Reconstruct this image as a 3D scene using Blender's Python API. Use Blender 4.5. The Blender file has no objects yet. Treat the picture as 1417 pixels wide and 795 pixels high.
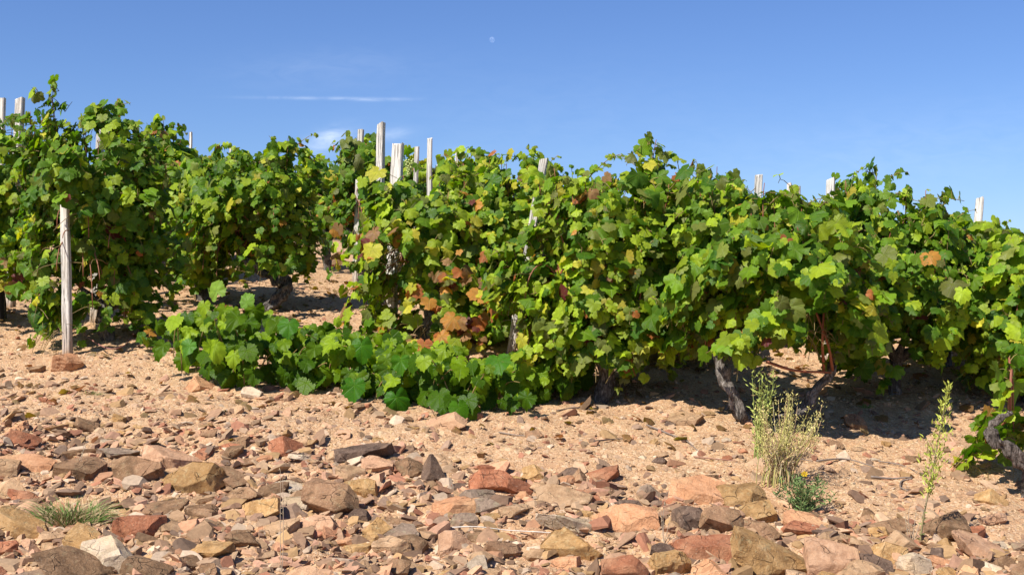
import bpy, bmesh, math, random
import numpy as np
from mathutils import Vector, Matrix

rng = np.random.default_rng(11)
random.seed(11)
sc = bpy.context.scene
COL = sc.collection

# ------------------------------------------------------------------ camera, sky, sun, exposure
F_PX, CX, CY, EYE = 1710.0, 708.5, 397.5, 1.58
cam_d = bpy.data.cameras.new('camera')
cam_d.lens = 36.0 * F_PX / 1417.0
cam_d.sensor_width = 36.0
cam_d.clip_start = 0.05
cam_d.clip_end = 6000.0
cam = bpy.data.objects.new('camera', cam_d)
cam.location = (0, 0, EYE)
cam.rotation_euler = (math.radians(90), 0, 0)
COL.objects.link(cam)
sc.camera = cam

SUN_TO = Vector((-0.54, -0.50, 0.86)).normalized()        # direction from the scene to the sun
SUN_EL = math.asin(SUN_TO.z)
SUN_AZ = math.atan2(SUN_TO.x, SUN_TO.y)                    # clockwise from +Y
sun_d = bpy.data.lights.new('sun', 'SUN')
sun_d.energy = 4.9
sun_d.angle = math.radians(0.5)
sun_d.color = (1.0, 0.955, 0.88)
sun = bpy.data.objects.new('sun', sun_d)
sun.rotation_euler = SUN_TO.to_track_quat('Z', 'Y').to_euler()
sun.location = (-6, -6, 12)
COL.objects.link(sun)

sc.view_settings.view_transform = 'Standard'
sc.view_settings.look = 'None'
sc.view_settings.gamma = 1.0
sc.view_settings.use_curve_mapping = False
sc.view_settings.exposure = 0.7


class NT:
    """small helper round a node tree"""
    def __init__(self, tree):
        self.t = tree
        tree.nodes.clear()
        self.n = tree.nodes
        self.l = tree.links

    def add(self, typ, **kw):
        nd = self.n.new(typ)
        for k, v in kw.items():
            if k == 'inp':
                for i, val in v.items():
                    self.put(nd.inputs[i], val)
            else:
                setattr(nd, k, v)
        return nd

    def put(self, sock, val):
        if isinstance(val, bpy.types.NodeSocket):
            self.l.new(val, sock)
        else:
            sock.default_value = val

    def math(self, op, a, b=0.0, c=0.0, clamp=False):
        nd = self.n.new('ShaderNodeMath')
        nd.operation = op
        nd.use_clamp = clamp
        for i, v in enumerate((a, b, c)):
            self.put(nd.inputs[i], v)
        return nd.outputs[0]

    def mix(self, f, a, b, mode='MIX'):
        nd = self.n.new('ShaderNodeMixRGB')
        nd.blend_type = mode
        self.put(nd.inputs[0], f)
        self.put(nd.inputs[1], a if isinstance(a, bpy.types.NodeSocket) else (*a[:3], 1))
        self.put(nd.inputs[2], b if isinstance(b, bpy.types.NodeSocket) else (*b[:3], 1))
        return nd.outputs[0]

    def ramp(self, f, stops):
        nd = self.n.new('ShaderNodeValToRGB')
        self.put(nd.inputs[0], f)
        e = nd.color_ramp.elements
        while len(e) < len(stops):
            e.new(0.5)
        for el, (p, c) in zip(e, stops):
            el.position = p
            el.color = (*c[:3], 1) if hasattr(c, '__len__') else (c, c, c, 1)
        return nd.outputs[0]

    def noise(self, vec, scale, detail=4.0, rough=0.55, dist=0.0):
        nd = self.n.new('ShaderNodeTexNoise')
        if vec is not None:
            self.l.new(vec, nd.inputs['Vector'])
        nd.inputs['Scale'].default_value = scale
        nd.inputs['Detail'].default_value = detail
        nd.inputs['Roughness'].default_value = rough
        nd.inputs['Distortion'].default_value = dist
        return nd.outputs[0]

    def voronoi(self, vec, scale, feature='F1', out='Distance'):
        nd = self.n.new('ShaderNodeTexVoronoi')
        nd.feature = feature
        self.l.new(vec, nd.inputs['Vector'])
        nd.inputs['Scale'].default_value = scale
        return nd.outputs[out]

    def bump(self, h, strength, dist, normal=None):
        nd = self.n.new('ShaderNodeBump')
        nd.inputs['Strength'].default_value = strength
        nd.inputs['Distance'].default_value = dist
        self.l.new(h, nd.inputs['Height'])
        if normal is not None:
            self.l.new(normal, nd.inputs['Normal'])
        return nd.outputs[0]


world = bpy.data.worlds.new('World')
sc.world = world
world.use_nodes = True
w = NT(world.node_tree)
sky = w.add('ShaderNodeTexSky', sky_type='NISHITA', sun_disc=False)
sky.sun_elevation = SUN_EL
sky.sun_rotation = SUN_AZ
sky.altitude = 300
sky.air_density = 1.0
sky.dust_density = 0.15
sky.ozone_density = 2.2
tc = w.add('ShaderNodeTexCoord')
sp = w.add('ShaderNodeSeparateXYZ')
w.l.new(tc.outputs['Generated'], sp.inputs[0])
front = w.math('GREATER_THAN', sp.outputs[1], 0.05)
yy = w.math('MAXIMUM', sp.outputs[1], 0.05)
gu = w.math('DIVIDE', sp.outputs[0], yy)
gv = w.math('DIVIDE', sp.outputs[2], yy)
# thin fair weather cirrus, a property of the sky dome (direction only)
cmb = w.add('ShaderNodeCombineXYZ')
w.put(cmb.inputs[0], w.math('MULTIPLY', gu, 1.0))
w.put(cmb.inputs[1], w.math('MULTIPLY', gv, 3.2))
cn = w.noise(cmb.outputs[0], 34.0, 5.0, 0.6, 0.8)
cn2 = w.noise(cmb.outputs[0], 9.0, 3.0, 0.5)


def wisp(u0, v0, su, sv, amp, tilt=0.0):
    du = w.math('SUBTRACT', gu, u0)
    dv = w.math('SUBTRACT', w.math('SUBTRACT', gv, v0), w.math('MULTIPLY', du, tilt))
    e = w.math('ADD', w.math('POWER', w.math('DIVIDE', w.math('ABSOLUTE', du), su), 2.0),
               w.math('POWER', w.math('DIVIDE', w.math('ABSOLUTE', dv), sv), 2.0))
    return w.math('MULTIPLY', w.math('POWER', 2.718, w.math('MULTIPLY', e, -1.0)), amp)


def pu(x): return (x - CX) / F_PX
def pv(y): return (CY - y) / F_PX


tot = None
for (x, y, sx, sy, am, tl) in ((455, 136, 85, 2.2, 0.5, -0.01), (520, 138, 30, 2.2, 0.35, 0), (460, 192, 26, 14, 0.95, 0.25),
                               (432, 205, 20, 8, 0.4, 0.3), (545, 185, 22, 8, 0.35, 0.1), (640, 215, 20, 10, 0.35, 0),
                               (450, 95, 120, 26, 0.10, 0.05), (1250, 210, 300, 60, 0.10, 0.1), (760, 160, 260, 70, 0.05, 0.05)):
    q = wisp(pu(x), pv(y), sx / F_PX, sy / F_PX, am, tl)
    tot = q if tot is None else w.math('ADD', tot, q)
cl = w.math('MULTIPLY', tot, w.math('MULTIPLY_ADD', cn, 2.4, -0.55, clamp=True))
cl = w.math('MULTIPLY', w.math('MULTIPLY', cl, front), 0.6, clamp=True)
skyc = w.mix(1.0, sky.outputs[0], (0.52, 0.66, 0.97), 'MULTIPLY')
cloudy = w.mix(cl, skyc, (8.0, 8.8, 10.2))
bg = w.add('ShaderNodeBackground', inp={'Color': cloudy, 'Strength': 0.084})
wo = w.add('ShaderNodeOutputWorld')
w.l.new(bg.outputs[0], wo.inputs[0])

# ------------------------------------------------------------------ helpers


def hash2(ix, iy, seed):
    h = (ix.astype(np.int64) * 374761393 + iy.astype(np.int64) * 668265263 + seed * 1442695041) & 0x7fffffff
    h = ((h ^ (h >> 13)) * 1274126177) & 0x7fffffff
    h = (h ^ (h >> 16)) & 0x7fffffff
    return h / float(0x7fffffff)


def vnoise(x, y, seed=0):
    x = np.asarray(x, float); y = np.asarray(y, float)
    ix = np.floor(x); iy = np.floor(y)
    fx = x - ix; fy = y - iy
    fx = fx * fx * (3 - 2 * fx); fy = fy * fy * (3 - 2 * fy)
    a = hash2(ix, iy, seed); b = hash2(ix + 1, iy, seed)
    c = hash2(ix, iy + 1, seed); d = hash2(ix + 1, iy + 1, seed)
    return (a * (1 - fx) + b * fx) * (1 - fy) + (c * (1 - fx) + d * fx) * fy - 0.5


def terrain_base(x, y):
    x = np.asarray(x, float); y = np.asarray(y, float)
    yc = np.clip(y, -6.0, 28.0)
    z = -0.0193 * np.clip(x, -60, 60) + 0.173 * yc
    q = np.clip(y - 8.0, 0.0, 20.0)
    z = z - 0.0045 * q * q - 0.06 * np.clip(x + 5.0, 0.0, 16.0) * q / 6.0
    far = np.clip(y - 28.0, 0.0, 400.0)
    z = z - 0.06 * far
    return z


def terrain(x, y):
    z = terrain_base(x, y)
    x = np.asarray(x, float); y = np.asarray(y, float)
    near = np.clip((14.0 - y) / 6.0, 0.0, 1.0)
    z = z + near * (0.055 * vnoise(x * 1.3 + 3, y * 1.3, 1) + 0.032 * vnoise(x * 4.1, y * 4.1, 2))
    # loose rubble swells in the stony strip near the viewer
    strip = np.clip((np.interp(x, [-2.3, -1.1, 0, .8, 1.8], [5.5, 5.3, 5.05, 4.65, 4.3]) + .1 - y) / 0.5, 0.0, 1.0)
    z = z + strip * near * (0.035 * vnoise(x * 7.7, y * 7.7, 3) + 0.02 * vnoise(x * 17.0, y * 17.0, 4))
    z = z + near * (0.018 * vnoise(x * 14.0, y * 14.0, 5) + 0.012 * vnoise(x * 37.0, y * 37.0, 6))
    return z


def strip_edge(x):
    return np.interp(x, [-2.3, -1.1, 0, .8, 1.8], [5.5, 5.3, 5.05, 4.65, 4.3])


def T(x, y):
    return float(terrain(np.array([x]), np.array([y]))[0])


def gp(px, py):
    """the ground point behind photo position (px, py)"""
    u = (px - CX) / F_PX; v = (CY - py) / F_PX
    lo, hi = 1.0, 40.0
    step = 1.0
    y = 2.0
    while y < 40:
        if EYE + v * y < float(terrain_base(u * y, y)):
            hi = y; lo = y - 0.25
            break
        y += 0.25
    for _ in range(30):
        m = (lo + hi) / 2
        if EYE + v * m < T(u * m, m):
            hi = m
        else:
            lo = m
    return Vector((u * hi, hi, T(u * hi, hi)))


def at(px, py, Y):
    return Vector(((px - CX) / F_PX * Y, Y, EYE + (CY - py) / F_PX * Y))


def tag(o, label=None, cat=None, group=None, kind=None):
    if label: o['label'] = label
    if cat: o['category'] = cat
    if group: o['group'] = group
    if kind: o['kind'] = kind
    return o


def empty(name, loc):
    o = bpy.data.objects.new(name, None)
    o.empty_display_size = 0.1
    o.location = loc
    COL.objects.link(o)
    return o


def link(name, me, mat, parent=None, loc=None):
    o = bpy.data.objects.new(name, me)
    if mat is not None and not me.materials:
        me.materials.append(mat)
    COL.objects.link(o)
    if parent is not None:
        o.parent = parent
    if loc is not None:
        o.location = loc
    return o


def np_mesh(name, V, Fc, col=None, uv=None, smooth=True, nside=3):
    me = bpy.data.meshes.new(name)
    V = np.ascontiguousarray(V, dtype=np.float32); Fc = np.ascontiguousarray(Fc, dtype=np.int32)
    me.vertices.add(len(V)); me.vertices.foreach_set('co', V.ravel())
    me.loops.add(Fc.size); me.loops.foreach_set('vertex_index', Fc.ravel())
    me.polygons.add(len(Fc))
    me.polygons.foreach_set('loop_start', np.arange(0, Fc.size, nside, dtype=np.int32))
    me.polygons.foreach_set('loop_total', np.full(len(Fc), nside, dtype=np.int32))
    me.polygons.foreach_set('use_smooth', np.full(len(Fc), smooth))
    me.update(calc_edges=True)
    if col is not None:
        ca = me.color_attributes.new('tint', 'FLOAT_COLOR', 'POINT')
        c4 = np.ones((len(V), 4), np.float32); c4[:, :3] = col
        ca.data.foreach_set('color', c4.ravel())
    if uv is not None:
        ul = me.uv_layers.new(name='leaf')
        ul.data.foreach_set('uv', np.ascontiguousarray(uv[Fc.ravel()], dtype=np.float32).ravel())
    me.validate()
    return me


class Tubes:
    """collects tubes into one triangle mesh"""
    def __init__(self):
        self.V = []; self.F = []; self.C = []; self.n = 0

    def add(self, pts, rad, sides=6, rough=0.0, col=(1, 1, 1), seed=0, cap=True):
        P = np.array([tuple(p) for p in pts], float)
        n = len(P)
        R = np.array(rad, float) if hasattr(rad, '__len__') else np.full(n, float(rad))
        tg = np.gradient(P, axis=0)
        tg /= np.linalg.norm(tg, axis=1)[:, None] + 1e-9
        ref = np.array([0.31, 0.93, 0.17])
        ref = np.array([1.0, 0.1, 0.2]) if abs(tg[0] @ ref) > 0.9 else ref
        a = np.linspace(0, 2 * np.pi, sides, endpoint=False)
        ca, sa = np.cos(a), np.sin(a)
        Vt = np.empty((n, sides, 3))
        e1 = np.cross(tg[0], ref); e1 /= np.linalg.norm(e1)
        for i in range(n):
            e1 = e1 - (e1 @ tg[i]) * tg[i]; e1 /= np.linalg.norm(e1) + 1e-9
            e2 = np.cross(tg[i], e1)
            r = R[i] * np.ones(sides)
            if rough:
                r = R[i] * (1 + rough * (2 * vnoise(a * 1.3 + 7 * seed, np.full(sides, i * 0.37 + seed), seed)
                                         + 1.2 * vnoise(a * 3.1 + seed, np.full(sides, i * 0.11), seed + 5)))
            Vt[i] = P[i] + (r * ca)[:, None] * e1 + (r * sa)[:, None] * e2
        idx = np.arange(n * sides).reshape(n, sides) + self.n
        A = idx[:-1]; B = np.roll(idx, -1, 1)[:-1]; Cc = idx[1:]; D = np.roll(idx, -1, 1)[1:]
        f = np.concatenate([np.stack([A, B, D], -1).reshape(-1, 3), np.stack([A, D, Cc], -1).reshape(-1, 3)])
        vv = [Vt.reshape(-1, 3)]
        fs = [f]
        k = self.n + n * sides
        if cap:
            vv.append(P[-1:] + tg[-1:] * R[-1] * 0.3)
            fs.append(np.stack([idx[-1], np.roll(idx[-1], -1), np.full(sides, k)], -1))
            k += 1
            vv.append(P[:1])
            fs.append(np.stack([np.roll(idx[0], -1), idx[0], np.full(sides, k)], -1))
            k += 1
        V = np.concatenate(vv)
        self.V.append(V); self.F.append(np.concatenate(fs))
        self.C.append(np.tile(np.array(col, float), (len(V), 1)))
        self.n = k

    def mesh(self, name):
        return np_mesh(name, np.concatenate(self.V), np.concatenate(self.F), np.concatenate(self.C))


def bez(p0, p1, p2, p3, n):
    t = np.linspace(0, 1, n)[:, None]
    return ((1 - t) ** 3) * p0 + 3 * ((1 - t) ** 2) * t * p1 + 3 * (1 - t) * t * t * p2 + t ** 3 * p3


def spline(pts, n):
    """Catmull-Rom through the points"""
    P = np.array([tuple(p) for p in pts], float)
    Q = np.vstack([2 * P[0] - P[1], P, 2 * P[-1] - P[-2]])
    out = []
    m = len(P) - 1
    for s in np.linspace(0, m - 1e-6, n):
        i = int(s); t = s - i
        a, b, c, d = Q[i], Q[i + 1], Q[i + 2], Q[i + 3]
        out.append(0.5 * (2 * b + (c - a) * t + (2 * a - 5 * b + 4 * c - d) * t * t + (3 * b - a - 3 * c + d) * t ** 3))
    return np.array(out)


# ------------------------------------------------------------------ materials


def new_mat(name):
    m = bpy.data.materials.new(name)
    m.use_nodes = True
    return m, NT(m.node_tree)


def mat_ground():
    m, t = new_mat('stony_soil')
    tc = t.add('ShaderNodeTexCoord'); o = tc.outputs['Object']
    big = t.noise(o, 0.9, 4, 0.6)
    mid = t.noise(o, 7.0, 5, 0.65)
    grit = t.voronoi(o, 150.0, out='Color')
    gd = t.voronoi(o, 150.0)
    grit2 = t.voronoi(o, 62.0, out='Color')
    gd2 = t.voronoi(o, 62.0)
    base = t.ramp(mid, [(0.30, (0.34, 0.180, 0.095)), (0.48, (0.50, 0.305, 0.165)), (0.68, (0.62, 0.41, 0.235))])
    base = t.mix(t.ramp(big, [(0.35, 0.0), (0.65, 1.0)]), base, t.mix(0.45, base, (0.57, 0.39, 0.225)))
    sg = t.add('ShaderNodeSeparateColor', inp={0: grit})
    sg2 = t.add('ShaderNodeSeparateColor', inp={0: grit2})
    gcol = t.ramp(sg.outputs[0], [(0.0, (0.20, 0.11, 0.06)), (0.2, (0.52, 0.31, 0.165)), (0.6, (0.585, 0.375, 0.205)), (0.85, (0.68, 0.50, 0.32)), (1.0, (0.76, 0.65, 0.48))])
    gcol2 = t.ramp(sg2.outputs[0], [(0.0, (0.26, 0.14, 0.075)), (0.3, (0.58, 0.33, 0.17)), (0.7, (0.60, 0.41, 0.21)), (1.0, (0.74, 0.58, 0.38))])
    c = t.mix(0.5, base, gcol)
    c = t.mix(t.math('MULTIPLY', t.ramp(t.noise(o, 2.6, 5, 0.7), [(0.5, 0.0), (0.66, 1.0)]), 0.4), c, (0.36, 0.195, 0.105))
    c = t.mix(t.math('GREATER_THAN', sg2.outputs[1], 0.6), c, t.mix(0.55, c, gcol2))
    h = t.math('ADD', t.math('MULTIPLY', t.math('SUBTRACT', 1.0, gd), 0.5),
               t.math('MULTIPLY', t.math('SUBTRACT', 1.0, gd2), t.math('MULTIPLY', t.math('GREATER_THAN', sg2.outputs[1], 0.6), 1.1)))
    h = t.math('ADD', h, t.noise(o, 220.0, 3, 0.6))
    b = t.bump(h, 0.85, 0.008)
    p = t.add('ShaderNodeBsdfPrincipled', inp={'Base Color': t.mix(1.0, c, (0.92, 0.885, 0.87), 'MULTIPLY'), 'Roughness': 0.95, 'Normal': b})
    p.inputs['Specular IOR Level'].default_value = 0.15
    out = t.add('ShaderNodeOutputMaterial'); t.l.new(p.outputs[0], out.inputs[0])
    return m


def mat_tinted(name, rough=0.9, scale=60.0, amount=0.35, bump=0.5, bdist=0.004, spec=0.2):
    """surface whose own colour is stored per piece"""
    m, t = new_mat(name)
    a = t.add('ShaderNodeAttribute', attribute_name='tint')
    tc = t.add('ShaderNodeTexCoord'); o = tc.outputs['Object']
    n = t.noise(o, scale, 5, 0.65)
    f = t.math('MULTIPLY_ADD', n, amount * 3.2, 1 - amount * 1.6)
    gb = t.add('ShaderNodeCombineColor', inp={0: f, 1: f, 2: f})
    c = t.mix(1.0, a.outputs['Color'], gb.outputs[0], 'MULTIPLY')
    b = t.bump(n, bump, bdist)
    p = t.add('ShaderNodeBsdfPrincipled', inp={'Base Color': c, 'Roughness': rough, 'Normal': b})
    p.inputs['Specular IOR Level'].default_value = spec
    out = t.add('ShaderNodeOutputMaterial'); t.l.new(p.outputs[0], out.inputs[0])
    return m


def mat_rock(name, dark, mid, light, lichen=0.0, vein=(0.62, 0.47, 0.33)):
    m, t = new_mat(name)
    tc = t.add('ShaderNodeTexCoord')
    oi = t.add('ShaderNodeObjectInfo')
    sh = t.add('ShaderNodeVectorMath', operation='ADD')
    t.l.new(tc.outputs['Object'], sh.inputs[0])
    off = t.add('ShaderNodeCombineXYZ')
    t.put(off.inputs[0], t.math('MULTIPLY', oi.outputs['Random'], 37.0))
    t.put(off.inputs[1], t.math('MULTIPLY', oi.outputs['Random'], 91.0))
    t.l.new(off.outputs[0], sh.inputs[1])
    o = sh.outputs[0]
    n1 = t.noise(o, 14.0, 6, 0.62, 0.6)
    n2 = t.noise(o, 70.0, 5, 0.7)
    n3 = t.noise(o, 5.0, 3, 0.5)
    c = t.ramp(t.math('ADD', t.math('MULTIPLY', n1, 0.65), t.math('MULTIPLY', n2, 0.35)),
               [(0.32, dark), (0.5, mid), (0.68, light)])
    # dusty, iron stained patches
    st = t.ramp(n3, [(0.50, 0.0), (0.62, 1.0)])
    c = t.mix(t.math('MULTIPLY', st, 0.7), c, vein)
    st2 = t.ramp(t.noise(o, 9.0, 5, 0.65, 1.2), [(0.36, 1.0), (0.47, 0.0)])
    c = t.mix(t.math('MULTIPLY', st2, 0.55), c, (dark[0] * .8, dark[1] * .8, dark[2] * .75))
    gr = t.noise(o, 160.0, 3, 0.7)
    c = t.mix(t.math('MULTIPLY', t.ramp(gr, [(0.58, 0.0), (0.70, 1.0)]), 0.35), c, (0.60, 0.48, 0.34))
    c = t.mix(t.math('MULTIPLY', t.ramp(gr, [(0.30, 1.0), (0.42, 0.0)]), 0.45), c, (0.10, 0.06, 0.04))
    if lichen:
        ln = t.noise(o, 38.0, 5, 0.7)
        c = t.mix(t.math('MULTIPLY', t.ramp(ln, [(0.56, 0.0), (0.62, 1.0)]), lichen), c, (0.55, 0.53, 0.30))
    hsv = t.add('ShaderNodeHueSaturation', inp={'Color': c, 'Saturation': 1.0, 'Hue': 0.5})
    t.put(hsv.inputs['Value'], t.math('MULTIPLY_ADD', oi.outputs['Random'], 0.36, 0.82))
    dn = t.add('ShaderNodeTexNoise'); t.l.new(o, dn.inputs['Vector']); dn.inputs['Scale'].default_value = 16.0
    wv = t.add('ShaderNodeMixRGB', inp={0: 0.06}); t.l.new(o, wv.inputs[1]); t.l.new(dn.outputs['Color'], wv.inputs[2])
    ck = t.voronoi(wv.outputs[0], 17.0, 'DISTANCE_TO_EDGE')
    crack = t.math('MULTIPLY', t.math('SUBTRACT', 1.0, t.math('DIVIDE', ck, 0.022), clamp=True), t.ramp(t.noise(o, 11.0, 2, 0.5), [(0.5, 0.0), (0.58, 1.0)]))
    fine = t.noise(o, 260.0, 4, 0.75)
    h = t.math('ADD', t.math('ADD', n1, t.math('MULTIPLY', n2, 0.6)), t.math('MULTIPLY', fine, 0.35))
    h = t.math('SUBTRACT', h, t.math('MULTIPLY', crack, 0.6))
    hs = t.mix(t.math('MULTIPLY', crack, 0.6), hsv.outputs[0], (dark[0] * .6, dark[1] * .6, dark[2] * .6))
    hs = t.mix(t.math('MULTIPLY', t.ramp(fine, [(0.36, 1.0), (0.48, 0.0)]), 0.40), hs, (dark[0], dark[1], dark[2]))
    b = t.bump(h, 0.9, 0.014)
    p = t.add('ShaderNodeBsdfPrincipled', inp={'Base Color': hs, 'Roughness': 0.88, 'Normal': b})
    p.inputs['Specular IOR Level'].default_value = 0.25
    out = t.add('ShaderNodeOutputMaterial'); t.l.new(p.outputs[0], out.inputs[0])
    return m


def mat_leaf(name, trans=0.38, rough=0.45, veinc=(0.24, 0.33, 0.04), under=(0.20, 0.26, 0.05), spec=0.22):
    m, t = new_mat(name)
    a = t.add('ShaderNodeAttribute', attribute_name='tint')
    uv = t.add('ShaderNodeUVMap', uv_map='leaf')
    s = t.add('ShaderNodeSeparateXYZ'); t.l.new(uv.outputs[0], s.inputs[0])
    ax = t.math('ABSOLUTE', s.outputs[0])
    r = t.math('SQRT', t.math('ADD', t.math('POWER', ax, 2.0), t.math('POWER', t.math('ABSOLUTE', s.outputs[1]), 2.0)))
    th = t.math('ARCTAN2', ax, s.outputs[1])
    d = None
    for an in (0.0, 0.92, 1.75):
        k = t.math('MULTIPLY', r, t.math('ABSOLUTE', t.math('SINE', t.math('SUBTRACT', th, an))))
        d = k if d is None else t.math('MINIMUM', d, k)
    vein = t.math('SUBTRACT', 1.0, t.math('DIVIDE', d, 0.032), clamp=True)
    # side veins run off the main ones
    side = t.math('ABSOLUTE', t.math('SINE', t.math('ADD', t.math('MULTIPLY', r, 22.0), t.math('MULTIPLY', d, -18.0))))
    side = t.math('SUBTRACT', 1.0, t.math('DIVIDE', side, 0.22), clamp=True)
    vein = t.math('MAXIMUM', vein, t.math('MULTIPLY', side, 0.38))
    tc = t.add('ShaderNodeTexCoord'); o = tc.outputs['Object']
    n = t.noise(o, 45.0, 4, 0.6)
    n2 = t.noise(o, 150.0, 4, 0.7)
    f = t.math('MULTIPLY_ADD', n, 0.9, 0.55)
    gb = t.add('ShaderNodeCombineColor', inp={0: f, 1: f, 2: f})
    c = t.mix(1.0, a.outputs['Color'], gb.outputs[0], 'MULTIPLY')
    # rusty specks of ageing leaves
    spk = t.math('MULTIPLY', t.ramp(n2, [(0.60, 0.0), (0.68, 1.0)]), t.ramp(t.noise(o, 6.0, 2, 0.5), [(0.47, 0.0), (0.62, 0.75)]))
    c = t.mix(spk, c, (0.20, 0.115, 0.045))
    c = t.mix(t.math('MULTIPLY', vein, 0.30), c, veinc)
    geo = t.add('ShaderNodeNewGeometry')
    cb = t.mix(t.math('MULTIPLY', geo.outputs['Backfacing'], 0.35), c, under)
    h = t.math('ADD', t.math('MULTIPLY', n2, 0.6), t.math('MULTIPLY', vein, -0.7))
    b = t.bump(h, 0.55, 0.004)
    p = t.add('ShaderNodeBsdfPrincipled', inp={'Base Color': cb, 'Roughness': rough, 'Normal': b})
    p.inputs['Specular IOR Level'].default_value = spec
    tcx = t.mix(1.0, c, (1.75, 1.95, 0.35), 'MULTIPLY')
    tr = t.add('ShaderNodeBsdfTranslucent', inp={'Color': tcx, 'Normal': b})
    mx = t.add('ShaderNodeMixShader', inp={0: trans, 1: p.outputs[0], 2: tr.outputs[0]})
    out = t.add('ShaderNodeOutputMaterial'); t.l.new(mx.outputs[0], out.inputs[0])
    return m


def mat_wood():
    m, t = new_mat('weathered_wood')
    tc = t.add('ShaderNodeTexCoord'); o = tc.outputs['Object']
    oi = t.add('ShaderNodeObjectInfo')
    mp = t.add('ShaderNodeMapping'); t.l.new(o, mp.inputs[0])
    mp.inputs['Scale'].default_value = (60, 60, 3.0)
    cx = t.add('ShaderNodeCombineXYZ'); t.put(cx.inputs[2], t.math('MULTIPLY', oi.outputs['Random'], 50.0))
    t.l.new(cx.outputs[0], mp.inputs['Location'])
    g = t.noise(mp.outputs[0], 1.6, 5, 0.65, 0.3)
    g2 = t.noise(o, 9.0, 4, 0.6)
    c = t.ramp(g, [(0.33, (0.26, 0.22, 0.175)), (0.47, (0.60, 0.56, 0.49)), (0.72, (0.74, 0.70, 0.635))])
    c = t.mix(t.math('MULTIPLY', t.ramp(g2, [(0.55, 0.0), (0.7, 1.0)]), 0.35), c, (0.42, 0.36, 0.29))
    sz = t.add('ShaderNodeSeparateXYZ'); t.l.new(o, sz.inputs[0])
    splash = t.math('MULTIPLY', t.math('SUBTRACT', 1.0, t.math('DIVIDE', sz.outputs[2], 0.22), clamp=True), t.math('MULTIPLY_ADD', g2, 2.0, -0.3, clamp=True))
    c = t.mix(splash, c, (0.36, 0.225, 0.13))
    mp2 = t.add('ShaderNodeMapping'); t.l.new(mp.outputs[0], mp2.inputs[0]); mp2.inputs['Scale'].default_value = (1.2, 1.2, 0.35)
    spl = t.ramp(t.noise(mp2.outputs[0], 2.4, 3, 0.6), [(0.38, 1.0), (0.42, 0.0)])
    c = t.mix(t.math('MULTIPLY', spl, 0.75), c, (0.13, 0.105, 0.085))
    b = t.bump(t.math('SUBTRACT', g, t.math('MULTIPLY', spl, 0.7)), 0.9, 0.008)
    p = t.add('ShaderNodeBsdfPrincipled', inp={'Base Color': c, 'Roughness': 0.85, 'Normal': b})
    p.inputs['Specular IOR Level'].default_value = 0.25
    out = t.add('ShaderNodeOutputMaterial'); t.l.new(p.outputs[0], out.inputs[0])
    return m


def mat_bark():
    m, t = new_mat('vine_bark')
    a = t.add('ShaderNodeAttribute', attribute_name='tint')
    tc = t.add('ShaderNodeTexCoord'); o = tc.outputs['Object']
    mp = t.add('ShaderNodeMapping'); t.l.new(o, mp.inputs[0])
    mp.inputs['Scale'].default_value = (1, 1, 0.35)
    n = t.noise(mp.outputs[0], 85.0, 6, 0.7, 1.0)
    n2 = t.noise(o, 22.0, 4, 0.6)
    c = t.ramp(t.math('ADD', t.math('MULTIPLY', n, 0.7), t.math('MULTIPLY', n2, 0.3)),
               [(0.38, (0.022, 0.018, 0.016)), (0.5, (0.13, 0.115, 0.10)), (0.64, (0.36, 0.33, 0.30))])
    c = t.mix(1.0, c, a.outputs['Color'], 'MULTIPLY')
    b = t.bump(n, 1.0, 0.022)
    p = t.add('ShaderNodeBsdfPrincipled', inp={'Base Color': c, 'Roughness': 0.92, 'Normal': b})
    p.inputs['Specular IOR Level'].default_value = 0.15
    out = t.add('ShaderNodeOutputMaterial'); t.l.new(p.outputs[0], out.inputs[0])
    return m


M_GROUND = mat_ground()
M_LEAF = mat_leaf('vine_leaf')
M_LEAF_GLOSSY = mat_leaf('young_vine_leaf', 0.32, 0.40, (0.13, 0.26, 0.012), (0.10, 0.19, 0.012), 0.13)
M_WOOD = mat_wood()
M_BARK = mat_bark()
M_CANE = mat_tinted('cane', 0.6, 90.0, 0.25, 0.3, 0.002, 0.3)
M_GRAVEL = mat_tinted('gravel_stone', 0.92, 70.0, 0.32, 0.6, 0.005)
M_HERB = mat_tinted('herb', 0.7, 80.0, 0.2, 0.1, 0.001, 0.25)

# ------------------------------------------------------------------ the ground: one sheet


def axis(fine0, fine1, step, lo, hi, grow=1.18):
    a = list(np.arange(fine0, fine1 + 1e-6, step))
    s = step; x = a[-1]
    while x < hi:
        s *= grow; x += s; a.append(min(x, hi))
    s = step; x = a[0]; pre = []
    while x > lo:
        s *= grow; x -= s; pre.append(max(x, lo))
    return np.array(pre[::-1] + a)


gx = axis(-3.4, 3.6, 0.02, -700, 700)
gy = axis(3.4, 7.6, 0.02, -120, 900, 1.08)
GX, GY = np.meshgrid(gx, gy)
GZ = terrain(GX, GY)
nv = GX.size
idx = np.arange(nv).reshape(GX.shape)
quads = np.stack([idx[:-1, :-1], idx[:-1, 1:], idx[1:, 1:], idx[1:, :-1]], -1).reshape(-1, 4)
ground = link('ground', np_mesh('ground', np.stack([GX, GY, GZ], -1).reshape(-1, 3), quads, nside=4), M_GROUND)
tag(ground, 'dry pinkish stony soil of the vineyard slope', 'ground', kind='structure')

# ------------------------------------------------------------------ leaves
OUTLINE = [(0, 1.0), (10, .90), (22, .76), (33, .68), (44, .78), (54, .90), (66, .80), (78, .66), (90, .64), (102, .72), (114, .70),
           (128, .60), (142, .57), (155, .52), (166, .40), (174, .22), (180, .10)]


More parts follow.
